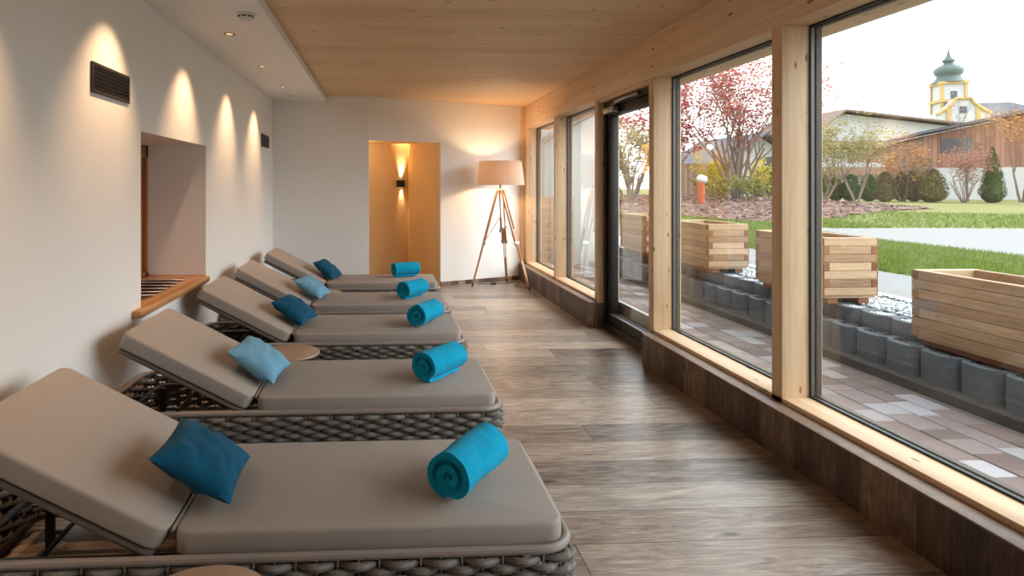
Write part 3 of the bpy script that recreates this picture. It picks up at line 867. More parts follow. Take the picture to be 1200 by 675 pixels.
# lamp cable with foot switch
m = MB()
cp = [(0.55 + 0.9, 9.05), (1.40, 9.03), (1.52, 9.00), (1.62, 8.98), (1.75, 9.02), (1.90, 9.12), (1.98, 9.18), (2.04, 9.12), (1.98, 8.96), (1.90, 8.82), (1.95, 8.70), (2.03, 8.62), (2.05, 8.75)]
pts = []
for i in range(len(cp) - 1):
    p0, p1, p2, p3 = cp[max(i - 1, 0)], cp[i], cp[i + 1], cp[min(i + 2, len(cp) - 1)]
    for s in range(6):
        t = s / 6
        pts.append(tuple(0.5 * (2 * p1[j] + (p2[j] - p0[j]) * t + (2 * p0[j] - 5 * p1[j] + 4 * p2[j] - p3[j]) * t * t + (3 * p1[j] - p0[j] - 3 * p2[j] + p3[j]) * t ** 3) for j in (0, 1)) + (0.004,))
m.tube(pts, 0.0035, 6)
cb = m.build('lamp_cable', M['cable']); tag(cb, 'black lamp cable lying on the floor by the tripod feet', 'cable')
m = MB(); m.box((1.58, 8.955, 0.001), (1.66, 9.0, 0.026), 0.01, 3); m.build('foot_switch', M['cable'], cb)

# up-and-down wall lamp in the passage
sx, sy = bearing(469.5, 9.97)
sc = empty('wall_sconce', (sx, sy, 1.43)); tag(sc, 'small black cube wall lamp shining up and down in the ochre passage', 'wall lamp')
dn = (Vector(NL) - Vector((0.45, 10.09))).normalized()
rz = math.atan2(dn.y, dn.x) + PI
sc.rotation_euler = (0, 0, rz)
m = MB(); m.box((-0.055, -0.05, 0.0), (0.055, 0.05, 0.115), 0.003); m.build('housing', M['black'], sc)
m = MB(); m.box((-0.03, 0.05, 0.03), (0.03, 0.075, 0.085), 0.002); m.build('wall_bracket', M['black'], sc)
for s, z in ((1, 0.121), (-1, -0.006)):
    ld = bpy.data.lights.new('sconce_lamp', 'SPOT'); ld.energy = 40; ld.color = (1.0, 0.70, 0.40); ld.spot_size = math.radians(42); ld.spot_blend = 0.9; ld.shadow_soft_size = 0.012
    lo = bpy.data.objects.new('sconce_lamp', ld); COL.objects.link(lo); lo.parent = sc; lo.location = (0.02, 0.02, z)
    lo.rotation_euler = Vector((0.05, 0.16, s)).to_track_quat('-Z', 'Y').to_euler()
    m = MB(); m.box((-0.028, -0.028, z - 0.003), (0.028, 0.028, z - 0.001) if s > 0 else (0.028, 0.028, z + 0.0045)); m.build('light_aperture', M['led'], sc, smooth=0)

o = empty('recessed_spotlight', (-0.35, 9.30, 2.13)); tag(o, 'added fill light in the ceiling of the ochre passage, unseen behind the lintel', 'spotlight')  # unseen fitting added to brighten the passage
m = MB(); m.lathe([(0.028, -0.001), (0.040, -0.004), (0.044, -0.001), (0.044, 0.0), (0.028, 0.0)], n=24, close=True); m.build('ring', M['bronze'], o)
m = MB(); m.lathe([(0.0275, -0.0015), (0.018, -0.001), (0.001, -0.001)], n=20); m.build('reflector', M['led'], o)
ld = bpy.data.lights.new('passage_fill_light', 'POINT'); ld.energy = 2.2; ld.color = (1.0, 0.72, 0.44); ld.shadow_soft_size = 0.04
lo = bpy.data.objects.new('passage_fill_light', ld); COL.objects.link(lo); lo.parent = o; lo.location = (0, 0, -0.07)

# ------------------------------------------------------------------ outside: building parts
m = MB(); m.box((2.41, YB, 2.35), (2.67, 9.7, 2.75), 0.004); struct(m.build('trim_%d' % k, M['spruce_y'])); k += 1
m = MB(); m.box((2.40, YB - 0.2, -0.3), (2.44, 9.6, 0.27)); struct(m.build('wall_right_base', M['plaster_out'], smooth=0))
m = MB(); m.box((2.46, 11.6, -0.2), (4.15, 12.2, 4.6)); struct(m.build('wall_outside_wing', M['plaster_out'], smooth=0))
m = MB(); m.box((2.20, 9.72, -0.2), (2.455, 12.2, 4.6)); struct(m.build('wall_outside_corner', M['plaster_out'], smooth=0))
m = MB(); m.tube([(4.10, 11.40, 3.02), (4.06, 11.41, 2.90), (3.95, 11.42, 2.82), (3.55, 11.46, 2.62), (3.2, 11.48, 2.42), (3.05, 11.50, 2.32), (2.99, 11.51, 2.2), (2.98, 11.51, -0.05)], 0.055, 14)
dp = m.build('downpipe', M['pipe']); tag(dp, 'pale zinc downpipe with slanted elbow on the white outside wall', 'downpipe')
for z in (0.6, 1.8):
    m = MB(); m.box((2.92, 11.50, z), (3.04, 11.598, z + 0.03), 0.003); m.build('pipe_clip', M['pipe'], dp)
scn = empty('timber_screen', (2.95, 11.0, -0.05)); tag(scn, 'low tan timber screen before the white outside wall', 'screen')
for q in range(9):
    m = MB(); m.box((-0.46, -0.02, 0.06 + q * 0.138), (0.5, 0.02, 0.06 + q * 0.138 + 0.132), 0.004); m.build('board', M['tanpanel'], scn)
for x in (-0.42, 0.46):
    m = MB(); m.box((x - 0.04, 0.02, 0.0), (x + 0.04, 0.09, 1.30), 0.004); m.build('screen_post', M['tanpanel'], scn)

# ------------------------------------------------------------------ outside: terrace, rings, planters
m = MB(); m.box((2.40, -6, -0.2), (4.4, 13, -0.062)); struct(m.build('terrace_ground', M['joint'], smooth=0))
rp = random.Random(3)
m = MB(); x = 2.44
while x < 3.90:
    wd = rp.choice([0.16, 0.16, 0.21]); y = -1.0 + rp.random() * 0.3
    while y < 11.5:
        l = rp.choice([0.14, 0.2, 0.2, 0.26, 0.3])
        if x + wd < 3.97: m.box((x + 0.003, y + 0.003, -0.10), (x + wd - 0.003, y + l - 0.003, -0.052 + rp.uniform(-0.002, 0.002)), 0.005, 1)
        y += l
    x += wd
struct(m.build('terrace_paving', M['paver'], smooth=0))
m = MB(); m.box((3.90, -3, -0.15), (4.4, 11.5, 0.012), 0.01); struct(m.build('terrace_shadow_kerb', M['kerb_shadow'], smooth=0))  # dark strip standing in for the shadow along the rings' foot

def gnd(X, Y):
    ss = lambda a, b, t: (lambda q: q * q * (3 - 2 * q))(max(0, min(1, (t - a) / (b - a))))
    return 0.40 + 0.26 * ss(13, 30, Y) + 0.42 * math.exp(-((X - 12.2) ** 2 + (Y - 24) ** 2) / 50.0)

def make_ring(h, r=0.156, fill='fill'):
    root = empty('planting_ring')
    prof = []
    n = 26
    for q in range(n):
        a = PI / 2 + PI * q / (n - 1)      # bulging towards the terrace (-x)
        rr = r * (1 + (0.018 if q % 3 == 0 else 0))
        ca, sa = math.cos(a), math.sin(a)
        prof.append((-0.135 * abs(ca) ** 0.7 * rr / r, math.copysign(rr * abs(sa) ** 0.75, sa) * 0.99))
    prof += [(0.10, -r * 0.9), (0.10, r * 0.9)]
    inner = [(p[0] * 0.72, p[1] * 0.76) for p in prof]
    N = len(prof); m = MB(); vs = []
    for z, pr in ((0, prof), (h - 0.008, prof), (h, [(p[0] * 0.97, p[1] * 0.97) for p in prof]), (h, inner), (0, inner)):
        vs += [(p[0], p[1], z) for p in pr]
    fs = []
    for L_ in range(5):
        a, b = L_ * N, ((L_ + 1) % 5) * N
        for q in range(N):
            t = (q + 1) % N; fs.append((a + q, a + t, b + t, b + q))
    m._add(vs, fs); m.build('ring_shell', M['concrete'], root, smooth=25)
    m = MB(); m.prism([(p[0] * 0.99, p[1] * 0.99) for p in inner], 0.0, h - 0.014)
    rr_ = random.Random(5)
    for q in range(110):
        a, d_ = rr_.uniform(0, 2 * PI), rr_.uniform(0, 0.10)
        c = Vector((d_ * math.cos(a) - 0.02, d_ * math.sin(a), h - 0.012)); s = rr_.uniform(0.008, 0.016)
        b = bmesh.new(); bmesh.ops.create_icosphere(b, subdivisions=1, radius=s)
        m.merge(b, Matrix.Translation(c) @ Matrix.Diagonal((1, rr_.uniform(.7, 1.2), 0.7, 1)))
    tag(m.build('filling', M[fill], root, smooth=30), kind='stuff')
    return root
PY = [(3.50, 4.519), (5.399, 6.419), (7.384, 8.40), (9.183, 10.2)]
def ringlabel(y, row):
    if y < 4.75: w = 'under the front planter'
    elif y < 5.45: w = 'between the front planter and the next'
    elif y < 6.6: w = 'below the second planter'
    elif y < 7.3: w = 'between the second and third planters'
    elif y < 8.55: w = 'below the third planter'
    else: w = 'toward the far planter seen through the door'
    return 'grey concrete planting ring in the %s row %s' % (row, w)
low = make_ring(0.225); n_ = 0
y = 3.02
while y < 11.2:
    o = low if n_ == 0 else copy_tree(low)
    o.location = (4.13 + random.uniform(-0.012, 0.012), y, 0.012); tag(o, ringlabel(y, 'lower'), 'planting ring', 'concrete planting rings along the terrace'); n_ += 1
    y += 0.314
hi_ = make_ring(0.215, fill='gravel'); first = True
y = 4.74
while y < 11.2:
    o = hi_ if first else copy_tree(hi_); first = False
    o.location = (4.30 + random.uniform(-0.01, 0.01), y, 0.150); tag(o, ringlabel(y, 'upper'), 'planting ring', 'concrete planting rings along the terrace')
    y += 0.314
# gravel bed behind the rings
m = MB(); m.box((4.41, 4.62, 0.0), (4.95, 11.3, 0.352)); m.box((4.25, -3, 0.0), (4.95, 4.61, 0.215))
struct(m.build('gravel_bed_base', M['gravelbase'], smooth=0))
rg = random.Random(11); m = MB()
proto_b = bmesh.new(); bmesh.ops.create_icosphere(proto_b, subdivisions=1, radius=1.0)
PV = [v.co.copy() for v in proto_b.verts]; proto_b.verts.index_update(); PF = [[v.index for v in f.verts] for f in proto_b.faces]; proto_b.free()
for q in range(5200):
    Y_ = rg.uniform(4.63, 8.9) if q < 4200 else rg.uniform(8.9, 11.2)
    X_ = rg.uniform(4.38, 4.93)
    s = rg.uniform(0.010, 0.020)
    Mx = Matrix.Translation((X_, Y_, 0.358 + rg.uniform(-0.004, 0.010))) @ Matrix.Rotation(rg.uniform(0, PI), 4, 'Z') @ Matrix.Rotation(rg.uniform(-.5, .5), 4, 'X') @ Matrix.Diagonal((s * rg.uniform(.8, 1.4), s, s * rg.uniform(.5, .8), 1))
    m._add(PV, PF, Mx)
for q in range(700):
    X_, Y_ = rg.uniform(4.26, 4.93), rg.uniform(2.9, 4.6); s = rg.uniform(0.010, 0.020)
    m._add(PV, PF, Matrix.Translation((X_, Y_, 0.22)) @ Matrix.Diagonal((s, s, s * 0.7, 1)))
g_ = m.build('gravel', M['gravel'], smooth=0, recalc=False); tag(g_, 'pale grey gravel spread behind the concrete rings under the planters', 'gravel', kind='stuff')

def planter(y0, y1, z0, label, x0=4.0, W=0.515, H=0.52):
    L = y1 - y0
    root = empty('wooden_planter', (x0 + W / 2, y0 + L / 2, z0)); tag(root, label, 'planter', 'wooden planters along the terrace')
    hx, hy, t = W / 2, L / 2, 0.058
    rows = 7; base = 0.075; hb = (H - base) / rows
    m = MB(); e = MB(); e2 = MB()
    for r_ in range(rows):
        za, zb = base + r_ * hb + 0.0014, base + (r_ + 1) * hb - 0.0014
        if r_ % 2 == 0:      # end boards run through
            for s in (-1, 1):
                m.box((-hx, s * hy - (t if s > 0 else 0), za), (hx, s * hy + (t if s < 0 else 0), zb), 0.003, 1)
                for q in (-1, 1):      # sawn ends of the end boards on the long sides
                    e2.box((q * hx - (0.002 if q < 0 else 0.01), s * hy - (t - 0.002 if s > 0 else 0), za + 0.001), (q * hx + (0.002 if q > 0 else 0.01), s * hy + (t - 0.002 if s < 0 else 0), zb - 0.001), 0.001, 1)
                m.box((s * hx - (t if s > 0 else 0), -hy + t, za), (s * hx + (t if s < 0 else 0), hy - t, zb), 0.003, 1)
        else:
            for s in (-1, 1):
                m.box((s * hx - (t if s > 0 else 0), -hy, za), (s * hx + (t if s < 0 else 0), hy, zb), 0.003, 1)
                m.box((-hx + t, s * hy - (t if s > 0 else 0), za), (hx - t, s * hy + (t if s < 0 else 0), zb), 0.003, 1)
                for q in (-1, 1):      # the side boards show their sawn ends, standing a little proud
                    yy = s * hy; xx = q * hx
                    e.box((xx - (t if q > 0 else -0.001), yy - (0.01 if s > 0 else 0.004), za + 0.001), (xx + (t if q < 0 else -0.001), yy + (0.004 if s > 0 else 0.01), zb - 0.001), 0.002, 1)
    m.build('planked_box', M['larch'], root, smooth=0)
    e.build('board_ends', M['larch_end'], root, smooth=0)
    e2.build('board_ends', M['larch_mid'], root, smooth=0)
    m = MB(); m.box((-hx + 0.02, -hy + 0.02, 0.052), (hx - 0.02, hy - 0.02, base + 0.004)); m.build('bottom_board', M['larch'], root, smooth=0)
    m = MB(); m.box((-hx + t, -hy + t, base + 0.006), (hx - t, hy - t, base + 0.26)); m.build('soil', M['soil'], root, smooth=0)
    for s in (-1, 1):
        m = MB(); m.box((s * (hx - 0.11) - 0.05, -hy + 0.03, 0.0), (s * (hx - 0.11) + 0.05, hy - 0.03, 0.051), 0.003, 1); m.build('skid', M['larch_end'], root, smooth=0)
planter(PY[0][0], PY[0][1], 0.238, 'long pale timber planter box at the right edge outside the front window', x0=4.05, W=0.50, H=0.575)
planter(PY[1][0], PY[1][1], 0.374, 'pale timber planter box with finger jointed corners partly behind the middle post', H=0.605)
planter(PY[2][0], PY[2][1], 0.374, 'pale timber planter box outside the second window, left of the middle post', H=0.605)
planter(PY[3][0], PY[3][1], 0.374, 'farthest timber planter box, seen through the glass of the black door', H=0.62)

# ------------------------------------------------------------------ outside: lawn, path, mulch
def grid_patch(name, inside, x0, x1, y0, y1, st, dz, mat, bump=0.0, kind='structure'):
    m = MB(); nx, ny = int((x1 - x0) / st), int((y1 - y0) / st)
    vid = {}
    bm = m.bm
    def V(i, j):
        if (i, j) not in vid:
            X, Y = x0 + i * st, y0 + j * st
            vid[(i, j)] = bm.verts.new((X, Y, gnd(X, Y) + dz + (bump * noise.noise(Vector((X * 2.1, Y * 2.1, 0))) if bump else 0)))
        return vid[(i, j)]
    for i in range(nx):
        for j in range(ny):
            if inside(x0 + (i + .5) * st, y0 + (j + .5) * st):
                bm.faces.new((V(i, j), V(i + 1, j), V(i + 1, j + 1), V(i, j + 1)))
    o = m.build(name, mat, smooth=60)
    if kind: tag(o, kind=kind)
    return o
grid_patch('lawn', lambda X, Y: True, 4.9, 140, -14, 150, 1.0, 0.0, M['lawn'])
def in_path(X, Y):
    if 4.85 < X < 6.08 and Y < 30: return True
    far = 13.9 + 0.25 * math.sin(X * 0.3)
    if X > 9.4 and Y < far and X < 40: return True
    return False
grid_patch('garden_path', in_path, 4.85, 40, -12, 34, 0.1 if False else 0.2, 0.012, M['path'])
def edge_y(X):      # near edge of the bark bed
    if X < 7: return 99
    if X < 10.0: return 15.2 + (X - 10.0) * -1.4
    return 14.9 + max(0, X - 10.0) * 0.62
def in_mulch(X, Y):
    e = edge_y(X) + 0.35 * noise.noise(Vector((X * .9, Y * .9, 3)))
    return Y > e and (X - 12) ** 2 / 55 + (Y - 21) ** 2 / 75 < 1.0
grid_patch('bark_bed', in_mulch, 6, 21, 12, 31, 0.16, 0.03, M['mulch'], bump=0.05)
rc = random.Random(23); m = MB(); cnt = 0
while cnt < 9000:
    X, Y = rc.uniform(6.5, 20), rc.uniform(13, 29)
    if not in_mulch(X, Y): continue
    s = rc.uniform(0.025, 0.06)
    Mx = Matrix.Translation((X, Y, gnd(X, Y) + 0.05 + rc.uniform(0, .03))) @ Matrix.Rotation(rc.uniform(0, 2 * PI), 4, 'Z') @ Matrix.Rotation(rc.uniform(-.7, .7), 4, 'X')
    m._add([(-s, -s * .5, 0), (s, -s * .4, 0), (s * .9, s * .5, 0.006), (-s * .8, s * .4, 0.004)], [(0, 1, 2, 3)], Mx); cnt += 1
tag(m.build('bark_chips', M['chips'], smooth=0, recalc=False), 'bark chips and fallen leaves covering the planting bed', 'bark mulch', kind='stuff')
rb = random.Random(31); m = MB()
def blades(n, x0, x1, y0, y1, h0, h1, cond=None):
    c = 0
    while c < n:
        X, Y = rb.uniform(x0, x1), rb.uniform(y0, y1)
        if cond and not cond(X, Y): continue
        a = rb.uniform(0, 2 * PI); w = rb.uniform(0.004, 0.008) * (1 if Y < 12 else 2.0); h = rb.uniform(h0, h1); z = gnd(X, Y)
        dx, dy = math.cos(a) * w, math.sin(a) * w; lx_, ly_ = rb.uniform(-.4, .4) * h, rb.uniform(-.4, .4) * h
        m._add([(X - dx, Y - dy, z), (X + dx, Y + dy, z), (X + lx_, Y + ly_, z + h)], [(0, 1, 2)]); c += 1
blades(46000, 6.1, 9.4, 3.6, 13.0, 0.04, 0.085)
blades(9000, 9.2, 24, 13.8, 18.5, 0.05, 0.10, lambda X, Y: not in_path(X, Y) and not in_mulch(X, Y))
blades(9000, 6.1, 12, 13.0, 22.0, 0.05, 0.10, lambda X, Y: not in_path(X, Y) and not in_mulch(X, Y))
tag(m.build('grass', M['blade'], smooth=0, recalc=False), 'bright green grass of the lawn between the pale paths', 'grass', kind='stuff')

# garden light
bx, by = bearing(821.5, 21); bz = gnd(bx, by)
gl = empty('garden_bollard_light', (bx, by, bz)); tag(gl, 'rust orange garden bollard light with tilted white head on the bark bed', 'garden light')
m = MB(); m.tube([(0, 0, -0.02), (0, 0, 0.78)], 0.115, 20); m.build('post', M['rust'], gl)
Rr = Matrix.Translation((0.03, 0, 0.86)) @ Matrix.Rotation(math.radians(24), 4, 'Y')
m = MB(); m.lathe([(0.0005, -0.12), (0.12, -0.12), (0.17, -0.07), (0.18, 0.0), (0.16, 0.08), (0.11, 0.13), (0.0005, 0.15)], n=24, M=Rr); m.build('head', M['opal'], gl)

# ------------------------------------------------------------------ outside: trees and shrubs
def leaf_quad(m, rnd, c, s):
    Mx = Matrix.Translation(c) @ Matrix.Rotation(rnd.uniform(0, 2 * PI), 4, 'Z') @ Matrix.Rotation(rnd.uniform(-1.4, 1.4), 4, 'X')
    m._add([(-s * .5, 0, 0), (0, -s * .35, 0.02 * s), (s * .6, 0, 0), (0, s * .35, 0.02 * s)], [(0, 1, 2, 3)], Mx)
def tree(name, label, cat, loc, h, leafmat, seed, stems=1, spread=0.5, levels=4, leaves=1500, leaf_size=0.12, r0=0.08, barkmat='bark', first=0.3, group=None, up=0.25, jitter=0.25, ltips=True):
    rnd = random.Random(seed)
    root = empty(name, loc); tag(root, label, cat, group)
    m = MB(); tips = []
    def grow(p, dvec, length, r, lv):
        pts = [p]; rs = [r]; d_ = dvec.copy(); n = 4
        for i in range(n):
            d_ = (d_ + Vector((rnd.uniform(-1, 1), rnd.uniform(-1, 1), rnd.uniform(-.6, 1) + up)) * jitter * 0.5).normalized()
            p = p + d_ * (length / n); pts.append(p); rs.append(r * (1 - 0.45 * (i + 1) / n))
            if lv <= 2: tips.append((p, lv))
        m.tube(pts, rs, 6 if lv > 2 else 4)
        if lv <= 0: return
        for q in range(rnd.choice([2, 3, 3])):
            i = rnd.randint(2, n); b = pts[i]
            a = rnd.uniform(0, 2 * PI); sp = rnd.uniform(0.5, 1.0) * spread * 1.5
            nd = (d_ + Vector((math.cos(a) * sp, math.sin(a) * sp, rnd.uniform(-.1, .35)))).normalized()
            grow(b, nd, length * rnd.uniform(0.6, 0.82), rs[i] * 0.68, lv - 1)
    L0 = h * (first if levels else 0.8)
    for s in range(stems):
        a = 2 * PI * s / stems + rnd.uniform(-.3, .3)
        sp = 0.0 if stems == 1 else spread * rnd.uniform(0.35, 0.7)
        grow(Vector((math.cos(a) * 0.05 * (stems > 1), math.sin(a) * 0.05 * (stems > 1), -0.05)), Vector((math.cos(a) * sp, math.sin(a) * sp, 1)).normalized(), L0 * rnd.uniform(.85, 1.1), r0, levels)
    # settle to the wanted height
    top = max(v.co.z for v in m.bm.verts); f = h / top
    for v in m.bm.verts: v.co *= f
    m.build('branches', M[barkmat], root, smooth=60)
    if leaves:
        ml = MB()
        for q in range(leaves):
            p, lv = tips[rnd.randrange(len(tips))]
            c = p * f + Vector((rnd.gauss(0, 1), rnd.gauss(0, 1), rnd.gauss(0, 1))) * 0.05 * h * 0.6
            leaf_quad(ml, rnd, c, leaf_size * rnd.uniform(.6, 1.3))
        tag(ml.build('foliage', M[leafmat], root, smooth=0, recalc=False), kind='stuff')
    return root
def conifer(label, loc, h, r, seed, mat='leaf_conifer', tip=0.7, name='conifer', cat='conifer', n=1500, group='conifers along the lawn edge'):
    rnd = random.Random(seed); root = empty(name, loc); tag(root, label, cat, group)
    m = MB(); m.tube([(0, 0, -0.05), (0, 0, h * 0.5)], 0.05, 6); m.build('trunk', M['darkbark'], root)
    m = MB()
    prof = lambda t: (min(1, (t + 0.03) / 0.2) ** 0.5) * (1 - min(1, t) ** (1.25 if tip > 0.8 else 2.4)) ** (0.85 if tip > 0.8 else 0.55)
    vs = []
    m.lathe([(max(0.004, prof(i / 14) * r * 0.80), 0.02 + h * 0.96 * i / 14) for i in range(15)], n=14)
    for v in m.bm.verts:
        q = noise.noise(v.co * (3.0 / max(r, .3)) + Vector((seed, 0, 0))); v.co.x *= 1 + 0.25 * q; v.co.y *= 1 + 0.25 * q
    for q in range(n):
        t = rnd.random() ** 1.1; a = rnd.uniform(0, 2 * PI); rr = prof(t) * r * rnd.uniform(0.78, 1.06)
        c = Vector((rr * math.cos(a), rr * math.sin(a), 0.03 + h * t)); s = 0.10 * rnd.uniform(.6, 1.4)
        Mx = Matrix.Translation(c) @ Matrix.Rotation(a + rnd.uniform(-.6, .6), 4, 'Z') @ Matrix.Rotation(-rnd.uniform(.4, 1.3), 4, 'Y')
        m._add([(0, -s * .3, 0), (s, 0, 0), (0, s * .3, 0)], [(0, 1, 2)], Mx)
    m.build('foliage', M[mat], root, smooth=0, recalc=False)
    return root
def at_px(px, d, dz=0.0):
    X, Y = bearing(px, d); return (X, Y, gnd(X, Y) + dz)

# seen through the second window
tree('maple_tree', 'multi-stemmed tree with pinkish red autumn leaves behind the second window', 'tree', at_px(864, 23), 6.7, 'leaf_red', 4, stems=10, spread=0.6, levels=4, leaves=10000, leaf_size=0.095, r0=0.055, barkmat='bark', first=0.30, up=0.3)
tree('maple_tree', 'crimson leaved tree behind the post left of the second window', 'tree', at_px(775, 24), 5.0, 'leaf_crimson', 9, stems=4, spread=0.6, levels=3, leaves=2600, leaf_size=0.13, r0=0.06, first=0.32)
tree('yellow_shrub', 'bright yellow leaved shrub at the foot of the red tree, left side', 'shrub', at_px(838, 24.5), 2.0, 'leaf_yellow', 12, stems=7, spread=0.8, levels=2, leaves=1300, leaf_size=0.11, r0=0.02, first=0.45, group='garden shrubs')
tree('yellow_shrub', 'bright yellow leaved shrub at the foot of the red tree, right side', 'shrub', at_px(898, 25.5), 1.9, 'leaf_yellow', 13, stems=6, spread=0.8, levels=2, leaves=900, leaf_size=0.11, r0=0.02, first=0.45, group='garden shrubs')
tree('green_shrub', 'low yellow green shrub beside the orange bollard light', 'shrub', at_px(842, 22), 1.15, 'leaf_lime', 14, stems=8, spread=0.9, levels=2, leaves=1500, leaf_size=0.09, r0=0.015, first=0.45, group='garden shrubs')
tree('green_shrub', 'low yellow green shrub right of the red tree stems', 'shrub', at_px(880, 22.2), 0.95, 'leaf_lime', 15, stems=7, spread=0.9, levels=2, leaves=900, leaf_size=0.09, r0=0.015, first=0.45, group='garden shrubs')
conifer('round dark evergreen bush right of the red tree in the second window', at_px(897, 27), 1.3, 0.65, 16, tip=0.35, name='evergreen_bush', cat='bush')
# seen through the door
tree('bare_tree', 'almost leafless tree seen through the black glazed door', 'tree', at_px(742, 27), 6.6, 'leaf_pink', 21, stems=2, spread=0.55, levels=5, leaves=300, leaf_size=0.10, r0=0.065, barkmat='darkbark', first=0.28)
tree('yellow_tree', 'pale yellow green small tree seen through the black glazed door', 'tree', at_px(737, 22), 2.9, 'leaf_olive', 22, stems=5, spread=0.6, levels=3, leaves=2400, leaf_size=0.11, r0=0.04, first=0.35)
# seen through the front window
tree('birch_tree', 'slender multi-stemmed tree with sparse yellow green leaves before the chalet', 'tree', at_px(1004, 28), 5.0, 'leaf_olive', 33, stems=4, spread=0.8, levels=4, leaves=1900, leaf_size=0.11, r0=0.038, barkmat='bark', first=0.32)
tree('birch_tree', 'leaning tree with pale olive leaves at the left edge of the front window', 'tree', at_px(967, 29), 3.9, 'leaf_olive', 34, stems=3, spread=0.8, levels=4, leaves=1200, leaf_size=0.12, r0=0.05, barkmat='bark', first=0.32)
tree('autumn_tree', 'orange brown leaved tree between the chalet and the clad house', 'tree', at_px(1058, 31), 3.7, 'leaf_orange', 35, stems=3, spread=0.7, levels=4, leaves=1600, leaf_size=0.12, r0=0.035, first=0.32)
tree('pink_shrub', 'large pinkish brown twiggy shrub before the red clad house', 'shrub', at_px(1130, 29), 2.9, 'leaf_pink', 36, stems=10, spread=0.75, levels=3, leaves=2200, leaf_size=0.08, r0=0.02, first=0.4)
tree('bare_tree', 'tall leafless young tree with a thin leader before the church', 'tree', at_px(1134, 31), 6.3, 'leaf_pink', 37, stems=1, spread=0.35, levels=4, leaves=120, leaf_size=0.09, r0=0.07, barkmat='darkbark', first=0.42, up=0.6)
tree('autumn_tree', 'orange leaved tree cut off by the right picture edge', 'tree', at_px(1198, 30), 5.0, 'leaf_orange', 38, stems=3, spread=0.6, levels=4, leaves=2200, leaf_size=0.12, r0=0.06, first=0.36)
tree('green_shrub', 'yellow green bush among the conifers under the grey balcony', 'shrub', at_px(1087, 30.5), 1.75, 'leaf_lime', 39, stems=7, spread=0.5, levels=3, leaves=1400, leaf_size=0.10, r0=0.02, first=0.45, group='garden shrubs')
HD = [(962, 31, 1.40, .42, 'leaf_conifer', 'first'), (979, 31.5, 1.15, .36, 'leaf_conifer', 'second'), (997, 31, 1.30, .42, 'leaf_conifer', 'third'), (1018, 31, 1.32, .42, 'leaf_conifer', 'fourth'),
      (1037, 31, 1.42, .46, 'leaf_brown', 'fifth'), (1056, 31.5, 1.45, .36, 'leaf_brown', 'sixth'), (1071, 31, 1.52, .42, 'leaf_brown', 'seventh')]
for i, (px, d, h, r, mt, ordn) in enumerate(HD):
    conifer('clipped conifer along the lawn before the chalet, %s from the left of the front window' % ordn, at_px(px, d), h, r, 50 + i, mt, tip=0.45)
conifer('low brownish conifer bush with loose sides right of the clipped conifers', at_px(1092, 29.5), 1.55, .62, 61, 'leaf_brown', tip=0.5)
conifer('tall pointed green conifer standing alone before the red clad house', at_px(1163, 29), 2.55, .55, 62, 'leaf_conifer', tip=0.85, n=2600)
conifer('small round bush at the foot of the fifth clipped conifer', at_px(1037, 29.8), 0.75, .38, 63, 'leaf_brown', tip=0.35, n=700)

# garden fence and grey roofed house beyond the red tree
fx0, fy0 = bearing(770, 31); fx1, fy1 = bearing(862, 31)
fo = empty('garden_fence', (fx0, fy0, gnd(fx0, fy0))); tag(fo, 'dark brown board fence behind the red tree', 'fence')
m = MB(); m.box((0, -0.02, 0.02), (fx1 - fx0, 0.02, 1.75)); m.build('boards', M['fence'], fo, smooth=0)
for q in range(3):
    m = MB(); xx = (fx1 - fx0) * q / 2; m.box((xx - .06, .02, -0.1), (xx + .06, .12, 1.8)); m.build('fence_post', M['fence'], fo)
def gable_house(name, label, px0, px1, d, y_eave, y_ridge, depth, wallm, roofm, ridge=0.5, over=0.6, base=None, eave_r=None, rz=0.0):
    X0, Y0 = bearing(px0, d); X1, _ = bearing(px1, d)
    z0 = gnd(X0, Y0); W = X1 - X0
    ze, zr = height(y_eave, d) - z0, height(y_ridge, d) - z0
    zer = ze if eave_r is None else height(eave_r, d) - z0
    root = empty(name, (X0, Y0, z0)); tag(root, label, 'house')
    root.rotation_euler = (0, 0, rz)
    xr = W * ridge
    m = MB(); m._add([(0, 0, -.3), (W, 0, -.3), (W, 0, zer - .12), (xr, 0, zr - .12), (0, 0, ze - .12), (0, depth, -.3), (W, depth, -.3), (W, depth, zer - .12), (xr, depth, zr - .12), (0, depth, ze - .12)],
                     [(0, 1, 2, 3, 4), (9, 8, 7, 6, 5), (0, 5, 6, 1), (1, 6, 7, 2), (2, 7, 8, 3), (3, 8, 9, 4), (4, 9, 5, 0)])
    m.build('walls', M[wallm], root, smooth=0)
    sl = (zr - ze) / xr; sr = (zr - zer) / (W - xr); t = 0.16
    m = MB(); a, b = -over, W + over
    sec = [(a, ze - over * sl), (xr, zr), (b, zer - over * sr), (b, zer - over * sr + t), (xr, zr + t), (a, ze - over * sl + t)]
    n = len(sec); vs = [(x, -0.9, z) for x, z in sec] + [(x, depth + .5, z) for x, z in sec]
    fs = [(0, 1, 4, 5), (1, 2, 3, 4), (n + 5, n + 4, n + 1, n), (n + 4, n + 3, n + 2, n + 1)] + [(i, (i + 1) % n, n + (i + 1) % n, n + i) for i in range(n)]
    m._add(vs, fs); m.build('roof', M[roofm], root, smooth=0)
    return root, W, d
gh, W_, d_ = gable_house('grey_roofed_house', 'white house with dark grey gable roof behind the red tree', 852, 940, 44, 186, 158, 8, 'house_white', 'roof_grey', 0.45, eave_r=190)
m = MB(); m.box((2.6, -0.03, 1.9), (3.5, 0.02, 2.9)); m.build('window', M['win_dark'], gh, smooth=0)
